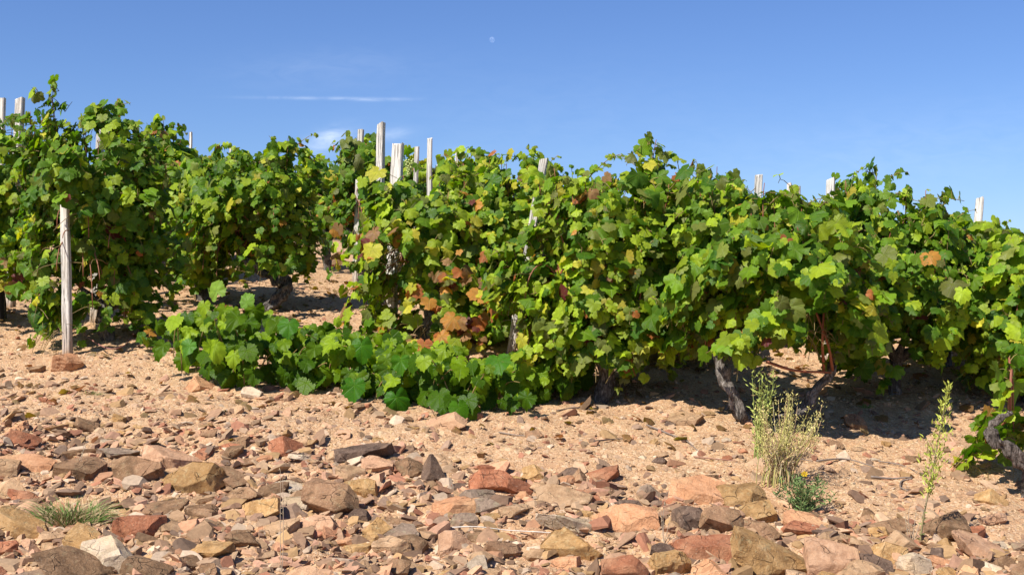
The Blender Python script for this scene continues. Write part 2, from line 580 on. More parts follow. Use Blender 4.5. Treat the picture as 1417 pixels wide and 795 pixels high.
def leaf_template(n, lobing, seed, teeth=True, heart=False):
    r_ = np.random.default_rng(seed)
    half = n // 2
    ang = np.linspace(0, 180, half + 1)
    A = np.array([a for a, _ in OUTLINE], float); R = np.array([b for _, b in OUTLINE], float)
    smooth = np.interp(A, [0, 40, 90, 140, 166, 174, 180], [.92, .80, .74, .62, .42, .22, .10])
    if heart:
        smooth = np.interp(A, [0, 10, 24, 45, 75, 110, 140, 160, 172, 180], [1.05, .93, .83, .76, .69, .66, .62, .55, .36, .12])
    R = smooth + (R - smooth) * lobing
    def side(sgn):
        rr = np.interp(ang, A, R) * (1 + 0.07 * r_.standard_normal())
        if teeth:
            rr = rr * (1 + np.where(np.arange(half + 1) % 2 == 0, 0.055, -0.055)) * (1 + 0.035 * r_.standard_normal(half + 1))
        return np.stack([sgn * rr * np.sin(np.radians(ang)), rr * np.cos(np.radians(ang))], -1)
    rgt = side(1); lft = side(-1)
    outer = np.concatenate([rgt, lft[::-1][1:-1]])
    if teeth and r_.random() < .6:      # eaten or torn edge
        k = r_.integers(2, len(outer) - 3)
        outer[k] *= r_.uniform(.5, .75); outer[k + 1] *= r_.uniform(.6, .9)
    m = len(outer)
    inner = outer * 0.55
    P = np.concatenate([[[0, 0]], inner, outer])
    i1 = 1 + np.arange(m); i2 = 1 + (np.arange(m) + 1) % m
    o1 = i1 + m; o2 = i2 + m
    F = np.concatenate([np.stack([np.zeros(m, int), i2, i1], -1), np.stack([i1, i2, o2], -1), np.stack([i1, o2, o1], -1)])
    x, y = P[:, 0], P[:, 1]
    th = np.arctan2(x, y); rr = np.hypot(x, y)
    z = -r_.uniform(-0.12, 0.62) * np.abs(x) ** 1.4 * 1.0
    z = z - r_.uniform(0.0, 0.42) * np.clip(y, 0, 2) ** 2 - r_.uniform(-.1, .25) * np.clip(-y, 0, 1) ** 1.5
    z = z + rr ** 2 * (0.11 * np.sin(3 * th + r_.uniform(0, 6)) + 0.07 * np.sin(7 * th + r_.uniform(0, 6)))
    z = z + r_.uniform(-.18, .18) * x * y
    return np.stack([x, y, z], -1), F, P


LEAVES = {
    'hi': [leaf_template(30, l, 100 + i) for i, l in enumerate((.75, .5, .85, .35, .6, .25, 1.0, .45))],
    'mid': [leaf_template(18, l, 200 + i) for i, l in enumerate((.75, .5, .9, .35, .6, .3))],
    'lo': [leaf_template(12, l, 300 + i, False) for i, l in enumerate((.75, .5, .9, .35))],
    'round': [leaf_template(36, l, 400 + i, True, True) for i, l in enumerate((.15, .05, .3, 0, .2, .1))],
}


def build_leaves(name, P, Nn, Tp, S, C, lod):
    """one foliage mesh: P junction, Nn face normal, Tp tip direction, S size, C colour"""
    P = np.array(P); Nn = np.array(Nn); Tp = np.array(Tp); S = np.array(S); C = np.array(C)
    Nn /= np.linalg.norm(Nn, axis=1)[:, None] + 1e-9
    Tp = Tp - (Tp * Nn).sum(1)[:, None] * Nn
    Tp /= np.linalg.norm(Tp, axis=1)[:, None] + 1e-9
    X = np.cross(Tp, Nn)
    tm = LEAVES[lod]
    pick = rng.integers(0, len(tm), len(P))
    Vs, Fs, Cs, Us = [], [], [], []
    base = 0
    for k, (tv, tf, tuv) in enumerate(tm):
        sel = np.nonzero(pick == k)[0]
        if not len(sel): continue
        asp = rng.uniform(0.86, 1.16, len(sel))
        curl = rng.uniform(0.2, 2.3, len(sel))
        v = (P[sel][:, None, :] + S[sel][:, None, None] * (
            (tv[None, :, 0:1] * asp[:, None, None]) * X[sel][:, None, :] + tv[None, :, 1:2] * Tp[sel][:, None, :]
            + (tv[None, :, 2:3] * curl[:, None, None]) * Nn[sel][:, None, :]))
        nvt = tv.shape[0]
        f = tf[None] + (base + np.arange(len(sel)) * nvt)[:, None, None]
        Vs.append(v.reshape(-1, 3)); Fs.append(f.reshape(-1, 3))
        Cs.append(np.repeat(C[sel], nvt, 0)); Us.append(np.tile(tuv, (len(sel), 1)))
        base += len(sel) * nvt
    return np_mesh(name, np.concatenate(Vs), np.concatenate(Fs), np.concatenate(Cs), np.concatenate(Us))


GREEN_A = np.array((0.036, 0.100, 0.006)); GREEN_B = np.array((0.143, 0.250, 0.012)); LIGHT = np.array((0.295, 0.378, 0.018))
OLIVE = np.array((0.135, 0.125, 0.035)); YELLOW = np.array((0.42, 0.34, 0.035)); RUST = np.array((0.30, 0.095, 0.028))
BROWN = np.array((0.20, 0.105, 0.045)); WINE = np.array((0.115, 0.022, 0.022)); ORANGE = np.array((0.42, 0.19, 0.035))


def leaf_colour(tipness, mix):
    """the leaf's own pigment; mix = (light, olive, yellow, rust)"""
    u = random.random()
    li, ol, ye, ru = mix
    j = random.uniform(0.82, 1.2)
    if u < ru:
        return random.choice((RUST, BROWN, ORANGE, ORANGE, RUST * 1.3, BROWN * 1.3, WINE)) * j
    if u < ru + ye:
        return (YELLOW * random.uniform(.55, 1) + LIGHT * random.uniform(0, .5)) * j
    if u < ru + ye + ol:
        return (OLIVE * random.uniform(.5, 1) + GREEN_B * random.uniform(.1, .5)) * j
    if u < ru + ye + ol + li or random.random() < 0.35 * tipness:
        return (LIGHT * random.uniform(.6, 1.0) + GREEN_B * random.uniform(0, .3)) * j
    k = random.random()
    return (GREEN_A * (1 - k) + GREEN_B * k) * j


CLEAR = []     # (x0, x1, y0, y1, z0, z1) boxes kept free of leaves so the stake in them shows


def is_clear(p):
    for b in CLEAR:
        if b[0] < p[0] < b[1] and b[2] < p[1] < b[3] and b[4] < p[2] < b[5]:
            return False
    return True


SUNV = np.array(tuple(SUN_TO))
NORMAL_MIX = (0.28, 0.12, 0.035, 0.022)


def unit(v):
    return v / (np.linalg.norm(v) + 1e-9)


def grapevine(px, Y, ytop, half, ylow, label, lod='mid', shoots=30, leaf=0.092, mix=NORMAL_MIX, depth=0.42, spires=(), trunk=None,
              canes='one', lean=0.0, head=0.33, group='bush vines of the vineyard', extra=None, cx=None, cat='grapevine', gap=0.040,
              lat=3, trunk_tint=(1, 1, 1), thin=1.0, fill=800, patches=(), cyo=0.0, bare=()):
    """a bush vine: gnarled trunk, arching shoots that fill the crown, every leaf on its stalk"""
    bx = (px - CX) / F_PX * Y
    base = np.array((bx, Y, T(bx, Y)))
    root = empty('grapevine', base)
    tag(root, label, cat, group)
    s = Y / F_PX
    hx = half * s
    ccx = ((px if cx is None else cx) - CX) / F_PX * Y - bx
    ztop = EYE + (CY - ytop) * s - base[2]
    zlow = max(0.06, EYE + (CY - ylow) * s - base[2])
    head = min(head, ztop * 0.45)
    tb = Tubes()
    hp = np.array((lean, random.uniform(-.03, .03), head))
    heads = []
    if trunk is None:
        pts = [(0, 0, -0.08), (0, 0, 0.0), (lean * .3 + random.uniform(-.03, .03), random.uniform(-.03, .03), head * .45), tuple(hp)]
        P = spline(pts, 12)
        tb.add(P, np.linspace(.042, .030, 12) * random.uniform(.85, 1.15), 10, .35, trunk_tint, random.randint(1, 99))
        for k in range(random.randint(3, 4)):
            a = random.uniform(0, 6.28)
            e = hp + np.array((math.cos(a) * .15, math.sin(a) * .12, random.uniform(.05, .13)))
            tb.add(spline([hp - (0, 0, .03), hp + (e - hp) * .5 + np.array((0, 0, -.02)), e], 8), np.linspace(.028, .014, 8), 8, .35, trunk_tint, random.randint(1, 99))
            heads.append(e)
    else:
        for pts, r0, r1 in trunk:
            W = [np.array(tuple(p)) - base for p in pts]
            tb.add(spline(W, 7 * len(W)), np.interp(np.linspace(0, 1, 7 * len(W)), [0, .5, 1], [r0, (r0 + r1) * .52, r1]), 16, .80, trunk_tint, random.randint(1, 99))
            heads.append(W[-1])
            for q in spline([w_ + base for w_ in W], 12)[:9]:
                CLEAR.append((q[0] - .065, q[0] + .065, q[1] - .42, q[1] + .05, q[2] - .05, q[2] + .05))
    if trunk is None and lod == 'hi':
        CLEAR.append((bx - .06, bx + .06, Y - .6, Y + .05, base[2], base[2] + .20))
    link('trunk', tb.mesh('trunk'), M_BARK, root)

    mix0 = mix
    LP, LN, LT, LS, LC = [], [], [], [], []
    stems = Tubes()
    cane_list = []
    center = np.array((ccx, 0, 0.0))

    def add_leaf(node, direc, size, tipness):
        out = node - center; out[2] = 0
        out = unit(out + np.array((0, -0.02, 0)))
        side = unit(np.array((random.gauss(0, 1), random.gauss(0, 1), random.gauss(0, .6))))
        pet = unit(0.6 * out + 0.7 * side + np.array((0, 0, .25)) + 0.25 * SUNV) * size * random.uniform(.45, .85)
        j = node + pet
        wp = j + base
        if wp[2] < T(wp[0], wp[1]) + 0.045 or not is_clear(wp):
            return
        nrm = unit(.70 * out + np.array((0, -.12, .22)) + .50 * SUNV + .46 * np.array((random.gauss(0, 1), random.gauss(0, 1), random.gauss(0, 1))))
        tip = np.array((0, 0, -.85)) + .30 * out + .45 * np.array((random.gauss(0, 1), random.gauss(0, 1), random.gauss(0, 1)))
        LP.append(j); LN.append(nrm); LT.append(tip); LS.append(size); LC.append(leaf_colour(tipness, mix))
        if lod == 'hi':
            stems.add([node, node + pet * .55 + np.array((0, 0, .006)), j], [.0022, .0018, .0016], 3, 0, (.22, .17, .05), 0, False)

    def run(path, r0, r1, lsize, start, mainshoot):
        seg = np.linalg.norm(np.diff(path, axis=0), axis=1)
        L = seg.sum()
        cum = np.concatenate([[0], np.cumsum(seg)])
        tt = start * L
        while tt < L:
            node = np.array([np.interp(tt, cum, path[:, i]) for i in range(3)])
            fr = tt / L
            sz = lsize * (1.0 - 0.5 * fr ** 2.2) * random.choice((.5, .66, .8, .9, 1, 1, 1.08, 1.2, 1.38))
            if random.random() < thin:
                add_leaf(node, None, sz, fr ** 3)
            if mainshoot and random.random() < lat * gap / max(L, .2) * 1.2 and fr < .95:
                d = unit(np.array((random.gauss(0, 1), random.gauss(0, 1), random.gauss(.1, .7))))
                ll = random.uniform(.10, .28)
                e = node + d * ll
                run(bez(node, node + d * ll * .4 + np.array((0, 0, .03)), e - np.array((0, 0, -.01)), e - np.array((0, 0, .04)), 6), .0022, .0012, lsize * .72, .2, False)
            tt += gap * random.uniform(.7, 1.35) * (.8 if not mainshoot else 1)
        tint = (.235, .085, .045) if mainshoot else (.20, .14, .05)
        if canes == 'each' and mainshoot:
            tb2 = Tubes(); tb2.add(path, np.linspace(r0, r1, len(path)), 6, 0, tint)
            cane_list.append(tb2)
        else:
            stems.add(path, np.linspace(r0, r1, len(path)), 4, 0, tint, 0, False)

    g1, g2 = 0.618034, 0.7548777
    o1, o2, o3 = random.random(), random.random(), random.random()
    for i in range(shoots):
        a = 2 * math.pi * ((o1 + i * g1) % 1)
        t = (o2 + i * g2) % 1
        rad = math.sqrt(.25 + .75 * ((o3 + i * .5698) % 1))
        wt = (.80 + .20 * math.sin(math.pi * min(t / .8, 1))) if t < .7 else .95 - .55 * ((t - .7) / .3) ** 1.6
        tgt = np.array((ccx + math.cos(a) * hx * rad * wt, cyo + math.sin(a) * depth * rad * wt, zlow + (ztop - zlow) * (t * .97 + random.uniform(-.04, .03))))
        h0 = heads[random.randrange(len(heads))] if random.random() < .35 else min(heads, key=lambda e: np.hypot(*(e - tgt)[:2]))
        if t < .5:      # hanging shoot: up, over and down
            p1 = h0 + np.array((0, 0, .28 + .2 * random.random())) + .25 * (tgt - h0) * (1, 1, 0)
            p2 = np.array((tgt[0], tgt[1], max(tgt[2], h0[2]) + .22 * random.random() + .05))
        else:
            p1 = h0 + np.array((random.gauss(0, .05), random.gauss(0, .05), .35 * (tgt[2] - h0[2])))
            p2 = tgt - np.array((.3 * (tgt[0] - h0[0]) + random.gauss(0, .04), .3 * (tgt[1] - h0[1]), .25 * (tgt[2] - h0[2])))
        run(bez(h0, p1, p2, tgt, 14), .0055, .0022, leaf, .12, True)
    for (sx, sy, w_) in spires:      # leader shoots standing above the crown
        tipp = np.array(((sx - CX) * s - bx, random.uniform(-.06, .06), EYE + (CY - sy) * s - base[2]))
        for k in range(w_):
            e = tipp - np.array((random.gauss(0, .012 + .034 * k), random.gauss(0, .03 * k), .055 * k + .03 * random.random()))
            st = np.array((e[0] * .75 + ccx * .25, 0, zlow + (ztop - zlow) * .45))
            pth = bez(st, st + (0, 0, .12), e - np.array((random.gauss(0, .02), 0, .15)), e, 12)
            run(pth, .0045, .0018, leaf * .85, .05, True)
            for m in range(11):
                c = pth[random.randint(4, 11)] + np.array((random.gauss(0, .042), random.gauss(0, .04), random.gauss(-.02, .02)))
                d = unit(np.array((random.gauss(0, .8), random.gauss(0, .8), random.gauss(-.2, .5)))) * random.uniform(.04, .10)
                run(bez(c, c + d * .4, c + d * .8, c + d, 4), .002, .0012, leaf * .8, .05, False)
    # short side growth fills the crown all round, down to the hanging skirt
    area = half * s * (ztop - zlow) * 2
    for k in range(int(fill * area)):
        a = random.uniform(0, 6.283); t = random.random() ** 1.1 * .93
        rad = math.sqrt(random.uniform(.22, 1.0))
        wt = (.86 + .14 * math.sin(math.pi * min(t / .8, 1))) if t < .72 else 1.0 - .62 * ((t - .72) / .28) ** 1.5
        wob = 1 + .55 * float(vnoise(a * 1.6 + px, t * 4.0 + px * .1, 7))
        c0 = (math.cos(a) * hx * rad,)
        c = np.array((ccx + math.cos(a) * hx * rad * wt * wob, cyo + math.sin(a) * depth * rad * wt * wob, zlow + .16 * float(vnoise(a * 2.2 + px, 3.3, 9)) + .02 + (ztop - zlow) * t * (.90 + .40 * float(vnoise(c0[0] * 6 + px, a * .8, 10)))))
        if float(vnoise(c[0] * 5.5 + px, c[2] * 5.5 + c[1] * 4, 8)) < -.11: continue
        d = unit(np.array((random.gauss(0, .8), random.gauss(0, .8), random.gauss(-.5, .6))))
        ll = random.uniform(.06, .16)
        run(bez(c, c + d * ll * .4 + np.array((0, 0, .03)), c + d * ll * .8, c + d * ll - np.array((0, 0, .02)), 5), .0022, .0012, leaf * .95, .05, False)
    for (qx, qy, qY, nn, sx, sy, *own) in patches:
        mix = own[0] if own else mix0
        for m in range(nn):
            c = np.array(tuple(at(qx + random.uniform(-sx, sx), qy + random.uniform(-sy, sy), qY))) - base + np.array((0, random.gauss(0, .04), 0))
            d = unit(np.array((random.gauss(0, .8), random.gauss(0, .5), random.gauss(-.5, .5)))) * random.uniform(.05, .12)
            run(bez(c, c + d * .4 + np.array((0, 0, .02)), c + d * .8, c + d, 4), .002, .0012, leaf * .95, .05, False)
    mix = mix0
    if extra:
        for pth, r0, r1, ls, st in extra:
            W = np.array([np.array(tuple(p)) - base for p in pth])
            run(spline(W, 16), r0, r1, ls, st, True)
    link('foliage', build_leaves('foliage', LP, LN, LT, LS, LC, lod), M_LEAF, root)
    for pth in bare:
        W = [np.array(tuple(p)) - base for p in pth]
        tb2 = Tubes(); tb2.add(spline(W, 14), np.linspace(.0075, .0045, 14), 7, .12, (.30, .10, .05))
        cane_list.append(tb2)
    if canes == 'each':
        for c in cane_list:
            link('cane', c.mesh('cane'), M_CANE, root)
    if stems.n:
        link('shoots' if canes != 'each' else 'side_shoots', stems.mesh('shoots'), M_CANE, root)
    return root


# ------------------------------------------------------------------ stakes
STAKES = []


def stake(xt, yt, xb, Y, wid, label, thick=None, Ytop=None, clear=None):
    """a split wooden stake from the ground up to the point seen at (xt, yt)"""
    bx = (xb - CX) / F_PX * Y
    b = Vector((bx, Y, T(bx, Y)))
    tp = at(xt, yt, Ytop if Ytop else Y + random.uniform(-.04, .04))
    thick = thick or wid * random.uniform(.6, .9)
    d = tp - b
    L = d.length
    n = 14
    V = []; Fc = []
    sd = random.randint(0, 999)
    yaw = random.uniform(-.5, -.1)
    zs = np.linspace(-.12, L, n)
    for i, z in enumerate(zs):
        k = 1 - .12 * i / n
        jx = .006 * float(vnoise(i * .5, sd, 3)); jy = .006 * float(vnoise(i * .5, sd, 4))
        w2, t2 = wid / 2 * k * (1 + .10 * float(vnoise(i * .8, sd, 5))), thick / 2 * k * (1 + .10 * float(vnoise(i * .8, sd, 6)))
        ch = min(w2, t2) * .22
        ring = [(-w2 + ch, -t2), (w2 - ch, -t2), (w2, -t2 + ch), (w2, t2 - ch), (w2 - ch, t2), (-w2 + ch, t2), (-w2, t2 - ch), (-w2, -t2 + ch)]
        for (x, y) in ring:
            V.append((x * math.cos(yaw) - y * math.sin(yaw) + jx, x * math.sin(yaw) + y * math.cos(yaw) + jy,
                      z + (random.uniform(-.008, .008) if i == n - 1 else 0) + (x * .18 if i == n - 1 else 0)))
    for i in range(n - 1):
        for k in range(8):
            Fc.append((i * 8 + k, i * 8 + (k + 1) % 8, (i + 1) * 8 + (k + 1) % 8, (i + 1) * 8 + k))
    Fc.append(tuple((n - 1) * 8 + k for k in range(8)))
    Fc.append(tuple(7 - k for k in range(8)))
    me = bpy.data.meshes.new('wooden_stake')
    me.from_pydata(V, [], Fc); me.update()
    o = link('wooden_stake', me, M_WOOD, None, b)
    o.rotation_euler = d.to_track_quat('Z', 'Y').to_euler()
    # keep the roll about the stake's own axis close to world
    o.rotation_euler = Vector((0, 0, 1)).rotation_difference(d.normalized()).to_euler()
    tag(o, label, 'stake', 'wooden stakes of the vineyard')
    if clear:
        for (ya, yb, pad, deep) in clear:
            z0 = EYE + (CY - yb) / F_PX * Y; z1 = EYE + (CY - ya) / F_PX * Y
            fa = (z0 - b.z) / (tp.z - b.z); fb = (z1 - b.z) / (tp.z - b.z)
            xa = b.x + (tp.x - b.x) * fa; xb_ = b.x + (tp.x - b.x) * fb
            m = 4
            for q in range(m):
                zz0 = z0 + (z1 - z0) * q / m; zz1 = z0 + (z1 - z0) * (q + 1) / m
                xm = xa + (xb_ - xa) * (q + .5) / m
                # the gap opens towards the eye
                for dq in range(4):
                    y0 = Y - deep * (dq + 1) / 4; y1 = Y - deep * dq / 4 + .02
                    kx = (y0 + y1) / 2 / Y
                    CLEAR.append((xm * kx - pad, xm * kx + pad, y0, y1, EYE + (zz0 - EYE) * kx, EYE + (zz1 - EYE) * kx + .03))
    return o


stake(89, 216, 93, 6.68, .047, 'pale square stake at the left, bare down to a pink stone at its foot', clear=[(288, 495, .08, .7), (300, 495, .25, .12)])
stake(28, 137, 14, 8.0, .058, 'second stake from the far left, broad pale top above the leaves', clear=[(185, 205, .05, .6), (235, 268, .05, .6)])
stake(3, 136, -4, 8.6, .052, 'stake cut by the left edge of the photo, its top level with its neighbour')
stake(140, 146, 130, 7.55, .047, 'leaning stake among the leaves behind the tall left vine', clear=[(180, 204, .04, .7)])
stake(264, 183, 263, 15.5, .042, 'slim far stake rising above the distant vines at the left')
stake(319, 204, 319, 22.0, .036, 'tiny farthest stake just breaking the skyline of the left vines')
stake(499, 180, 492, 9.3, .046, 'narrow white stake behind the gap, leafy top and bare foot', clear=[(246, 325, .05, .7), (355, 392, .06, .6)])
stake(528, 171, 521, 8.35, .056, 'tallest pale stake in the central cluster, slightly tapering', clear=[(171, 232, .06, .6)])
stake(551, 199, 540, 7.65, .078, 'widest flat grey stake in the central cluster', thick=.04, clear=[(199, 246, .09, .6), (340, 380, .08, 1.2), (396, 426, .06, 1.2)])
stake(577, 203, 570, 10.6, .040, 'thin stake between the widest stake and the slender upright one', clear=[(203, 240, .06, .6)])
stake(595, 192, 593, 9.9, .042, 'slender upright stake, rightmost tall one of the central cluster', clear=[(192, 274, .07, .8)])
stake(632, 207, 631, 14.5, .036, 'short far stake just right of the central cluster')
stake(606, 228, 606, 18.0, .034, 'thin far stake in the dip right of the slender upright stake')
stake(753, 221, 706, 6.98, .050, 'stake leaning right through the middle vines with broken white face', clear=[(221, 242, .07, .6), (276, 352, .05, 1.0), (432, 488, .07, 1.0)])
stake(1050, 243, 1036, 7.4, .050, 'white stake top right of the tall middle leader shoot', clear=[(243, 268, .06, 1.7)])
stake(1092, 254, 1091, 12.5, .046, 'left one of two small far stake tops side by side', clear=[(252, 268, .08, 1.0), (252, 268, .14, 7.2)])
stake(1105, 258, 1105, 13.4, .046, 'right one of two small far stake tops side by side')
stake(1150, 248, 1143, 7.0, .052, 'blunt white stake top with a thin pale stick slanting from it', clear=[(244, 268, .06, 1.7), (312, 330, .04, .9)])
stake(1197, 271, 1196, 7.6, .045, 'mostly hidden stake behind the leader of the large right vine', clear=[(280, 300, .05, .7)])
stake(1356, 274, 1338, 7.3, .050, 'rightmost clear stake standing above the vines near the right edge', clear=[(274, 302, .06, .7), (362, 412, .04, .6)])
CLEAR.append((at(1118, 470, 5.3).x, at(1168, 470, 5.3).x, 5.1, 5.55, at(1140, 512, 5.3).z, at(1140, 425, 5.3).z))
stake(1330, 300, 1328, 8.6, .042, 'short stake just left of the rightmost clear stake', clear=[(300, 316, .05, .6)])

# ------------------------------------------------------------------ vines
AUT = (0.34, 0.14, 0.06, 0.05)
RU = (0.1, .12, .2, .6)
YEL = (0.40, 0.13, 0.065, 0.02)
DEEP = (0.19, 0.09, 0.012, 0.010)
OLD = (0.22, 0.22, 0.04, 0.04)

# --- front row
grapevine(150, 7.0, 158, 84, 478, 'tall vine at the left beside the bare square stake, with two leader shoots', 'hi', 46, .054, DEEP, .46,
          spires=[(80, 124, 3), (156, 130, 5), (112, 160, 3), (190, 178, 3), (55, 160, 3), (215, 200, 3)], canes='each', head=.22, lat=3.4, cx=138, patches=[(88, 240, 6.58, 34, 18, 42), (64, 300, 6.9, 18, 20, 60), (66, 400, 6.9, 14, 18, 40), (52, 225, 6.9, 16, 24, 40), (209, 452, 6.85, 4, 6, 16), (139, 162, 6.95, 14, 12, 12), (128, 440, 6.72, 14, 16, 32)])
V3 = grapevine(592, 7.25, 256, 94, 496, 'autumn coloured vine with orange and red leaves behind the widest grey stake', 'hi', 34, .061, AUT, .40,
               canes='each', cx=582, head=.22, spires=[(640, 222, 3), (560, 240, 2)], lat=2.6, thin=.85, patches=[(598, 476, 6.72, 16, 40, 18, RU), (648, 452, 6.70, 9, 26, 14, RU), (528, 335, 6.78, 7, 22, 20, RU), (688, 408, 6.62, 7, 12, 16, RU), (535, 455, 6.95, 10, 22, 30), (528, 268, 7.2, 16, 22, 26), (558, 282, 7.0, 18, 26, 26), (545, 322, 6.95, 8, 16, 12), (628, 372, 6.74, 7, 16, 12, RU), (575, 410, 6.75, 6, 20, 20, RU)])
grapevine(832, 6.0, 252, 140, 500, 'broad light green vine on a single dark stump in the middle', 'hi', 64, .059, YEL, .36,
          spires=[(906, 190, 7), (890, 222, 2), (765, 228, 3), (806, 238, 2), (935, 240, 2)], canes='each', head=.22, cx=822, lat=3, cyo=.10)
bx5 = at(1066, 592, 5.66)
grapevine(1066, 5.66, 278, 138, 480, 'vine on two spreading grey trunks behind the yellowish weed', 'hi', 58, .063, NORMAL_MIX, .38,
          spires=[(978, 232, 4), (1012, 250, 3), (1062, 250, 3), (1120, 268, 3)], canes='each', cx=1062, lat=3,
          bare=[[at(1152, 512, 5.62), at(1146, 478, 5.52), at(1128, 428, 5.50)], [at(1140, 512, 5.62), at(1138, 470, 5.50), at(1141, 420, 5.52)], [at(1060, 500, 5.5), at(1100, 512, 5.48), at(1150, 515, 5.6)]],
          trunk=[([bx5 + Vector((0.02, 0, -.10)), bx5 + Vector((0, 0, .02)), at(1035, 582, 5.64), at(1012, 540, 5.62), at(995, 500, 5.64), at(1000, 460, 5.66)], .030, .017),
                 ([bx5 + Vector((0.02, 0, -.06)), bx5 + Vector((.04, 0, .03)), at(1112, 566, 5.70), at(1132, 535, 5.68), at(1150, 512, 5.66), at(1162, 470, 5.66)], .028, .017)],
          trunk_tint=(1.45, 1.4, 1.35))
grapevine(1238, 6.25, 276, 98, 500, 'large deep green vine with a straight leader, right of the two trunked vine', 'hi', 54, .059, DEEP, .46,
          spires=[(1213, 228, 5), (1275, 256, 4), (1250, 258, 4), (1172, 246, 3), (1300, 285, 3)], canes='each', head=.2, cx=1228, lat=3)
grapevine(1425, 6.2, 326, 96, 522, 'vine cut by the right edge of the photo, hanging over stony soil', 'hi', 40, .060, YEL, .42,
          canes='each', head=.2, cx=1420, spires=[(1400, 326, 3), (1375, 335, 3)])
b8 = gp(1432, 690)
grapevine(1432, b8.y, 600, 44, 655, 'low vine with a bare crooked grey arm at the lower right corner', 'hi', 5, .062, (0.2, .05, .02, .03), .16,
          canes='each', cx=1418, lat=0, head=.1, cyo=.22, fill=600,
          trunk=[([b8 + Vector((0, 0, -.08)), at(1428, 668, b8.y), at(1412, 640, b8.y - .02), at(1390, 618, b8.y - .03), at(1374, 604, b8.y - .02), at(1372, 588, b8.y), at(1386, 577, b8.y), at(1398, 570, b8.y + .02)], .026, .010),
                 ([at(1414, 636, b8.y), at(1430, 600, b8.y + .05), at(1440, 580, b8.y + .1)], .018, .010)],
          trunk_tint=(1.15, 1.05, .98))

# --- second row and behind (photo column, distance, photo height of the crown top, half width, photo height of the crown foot)
b2 = gp(368, 432)
grapevine(372, b2.y, 210, 82, 378, 'bushy vine on a twisted grey trunk behind the low creeping vine', 'hi', 44, .058, NORMAL_MIX, .42,
          spires=[(400, 186, 5), (382, 192, 3), (330, 206, 3), (435, 212, 3)], cx=350, lat=3,
          trunk=[([b2 + Vector((0, 0, -.08)), b2 + Vector((0, 0, .0)), at(384, 412, b2.y - .02), at(399, 396, b2.y), at(392, 380, b2.y + .02), at(378, 366, b2.y)], .038, .022),
                 ([at(392, 392, b2.y), at(360, 375, b2.y + .05), at(330, 350, b2.y + .05)], .03, .018)],
          trunk_tint=(1.3, 1.3, 1.3))
grapevine(-2, 7.6, 182, 54, 395, 'vine at the left edge of the photo, left of the tall left vine', 'hi', 34, .056, NORMAL_MIX, .42, lat=3, spires=[(20, 165, 3), (45, 158, 3)], patches=[(14, 385, 7.2, 10, 14, 26)])
BACK = 'vines in the rows behind'
for a in (
    (280, 8.45, 228, 40, 400, 'small vine on a thin dark trunk left of the twisted grey trunk', 'mid', 22, NORMAL_MIX, []),
    (224, 9.3, 180, 44, 330, 'vine just right of the tall left vine, its leader touching the sky', 'mid', 30, NORMAL_MIX, [(228, 162, 4), (205, 172, 2)]),
    (62, 9.6, 190, 58, 335, 'vine filling the gap between the two left edge stakes and the tall vine', 'mid', 26, NORMAL_MIX, []),
    (302, 10.8, 212, 70, 330, 'olive tinted vine behind the twisted grey trunk vine', 'mid', 28, OLD, []),
    (262, 15.2, 208, 52, 280, 'far vine below the slim far stake at the left', 'lo', 24, OLD, []),
    (318, 17.5, 207, 50, 270, 'far vine under the tiny farthest stake', 'lo', 22, OLD, []),
    (455, 10.4, 226, 44, 330, 'vine at the head of the bare gap, left of the narrow white stake', 'mid', 26, OLD, []),
    (440, 14.0, 218, 50, 300, 'distant vine whose crown shows behind the head of the bare gap', 'lo', 22, NORMAL_MIX, []),
    (506, 9.45, 205, 46, 372, 'dark leaved vine wrapped round the narrow white stake', 'mid', 28, (0.12, .16, .02, .09), [(494, 188, 4), (512, 188, 4), (482, 205, 2)], [(498, 218, 9.1, 16, 16, 20)]),
    (578, 10.9, 214, 40, 330, 'vine with pale grapes behind the thin stake in the central cluster', 'mid', 24, OLD, []),
    (655, 8.6, 222, 60, 400, 'bushy vine right of the central stakes, its crown against the sky', 'mid', 34, YEL, [(650, 208, 3), (690, 212, 3)]),
    (620, 12.8, 224, 44, 320, 'far vine in the dip right of the slender upright stake', 'lo', 20, NORMAL_MIX, []),
    (722, 7.35, 228, 78, 455, 'yellow green vine that hides the lower half of the leaning stake', 'hi', 36, YEL, [(700, 210, 4), (735, 216, 4), (675, 214, 3)], [(746, 256, 6.78, 20, 16, 10), (715, 395, 6.8, 14, 20, 28)]),
    (805, 8.2, 240, 60, 380, 'vine showing as a low crown between the leaning stake and the tall leader', 'mid', 28, NORMAL_MIX, [(800, 234, 2)]),
    (922, 6.95, 262, 90, 470, 'vine on a dark trunk in the shade behind the broad light green vine', 'hi', 36, NORMAL_MIX, [(850, 240, 2)]),
    (985, 7.5, 246, 52, 420, 'dark reddish topped vine left of the white stake top', 'mid', 30, (0.12, .2, .01, .06), [(970, 228, 3), (992, 230, 4)]),
    (1085, 8.2, 284, 62, 420, 'vine behind the two trunked vine, under the pair of small far stakes', 'mid', 28, NORMAL_MIX, []),
    (1172, 7.9, 272, 50, 420, 'vine seen between the blunt white stake and the straight leader', 'mid', 26, OLD, [(1172, 244, 4)]),
    (1306, 6.9, 308, 60, 470, 'vine on a black trunk in shade, right of the large deep green vine', 'hi', 34, OLD, [(1312, 290, 3)]),
    (1372, 7.6, 318, 54, 480, 'vine round the rightmost clear stake', 'mid', 34, NORMAL_MIX, [(1380, 300, 4), (1350, 304, 2)]),
):
    grapevine(a[0], a[1], a[2], a[3], a[4], a[5], a[6], a[7], .057 if a[1] < 9 else .062 if a[1] < 12 else .085, a[8], .42, spires=a[9], group=BACK, lat=2.6, patches=a[10] if len(a) > 10 else (), fill=700 if a[1] < 8 else 430 if a[1] < 12 else 170)

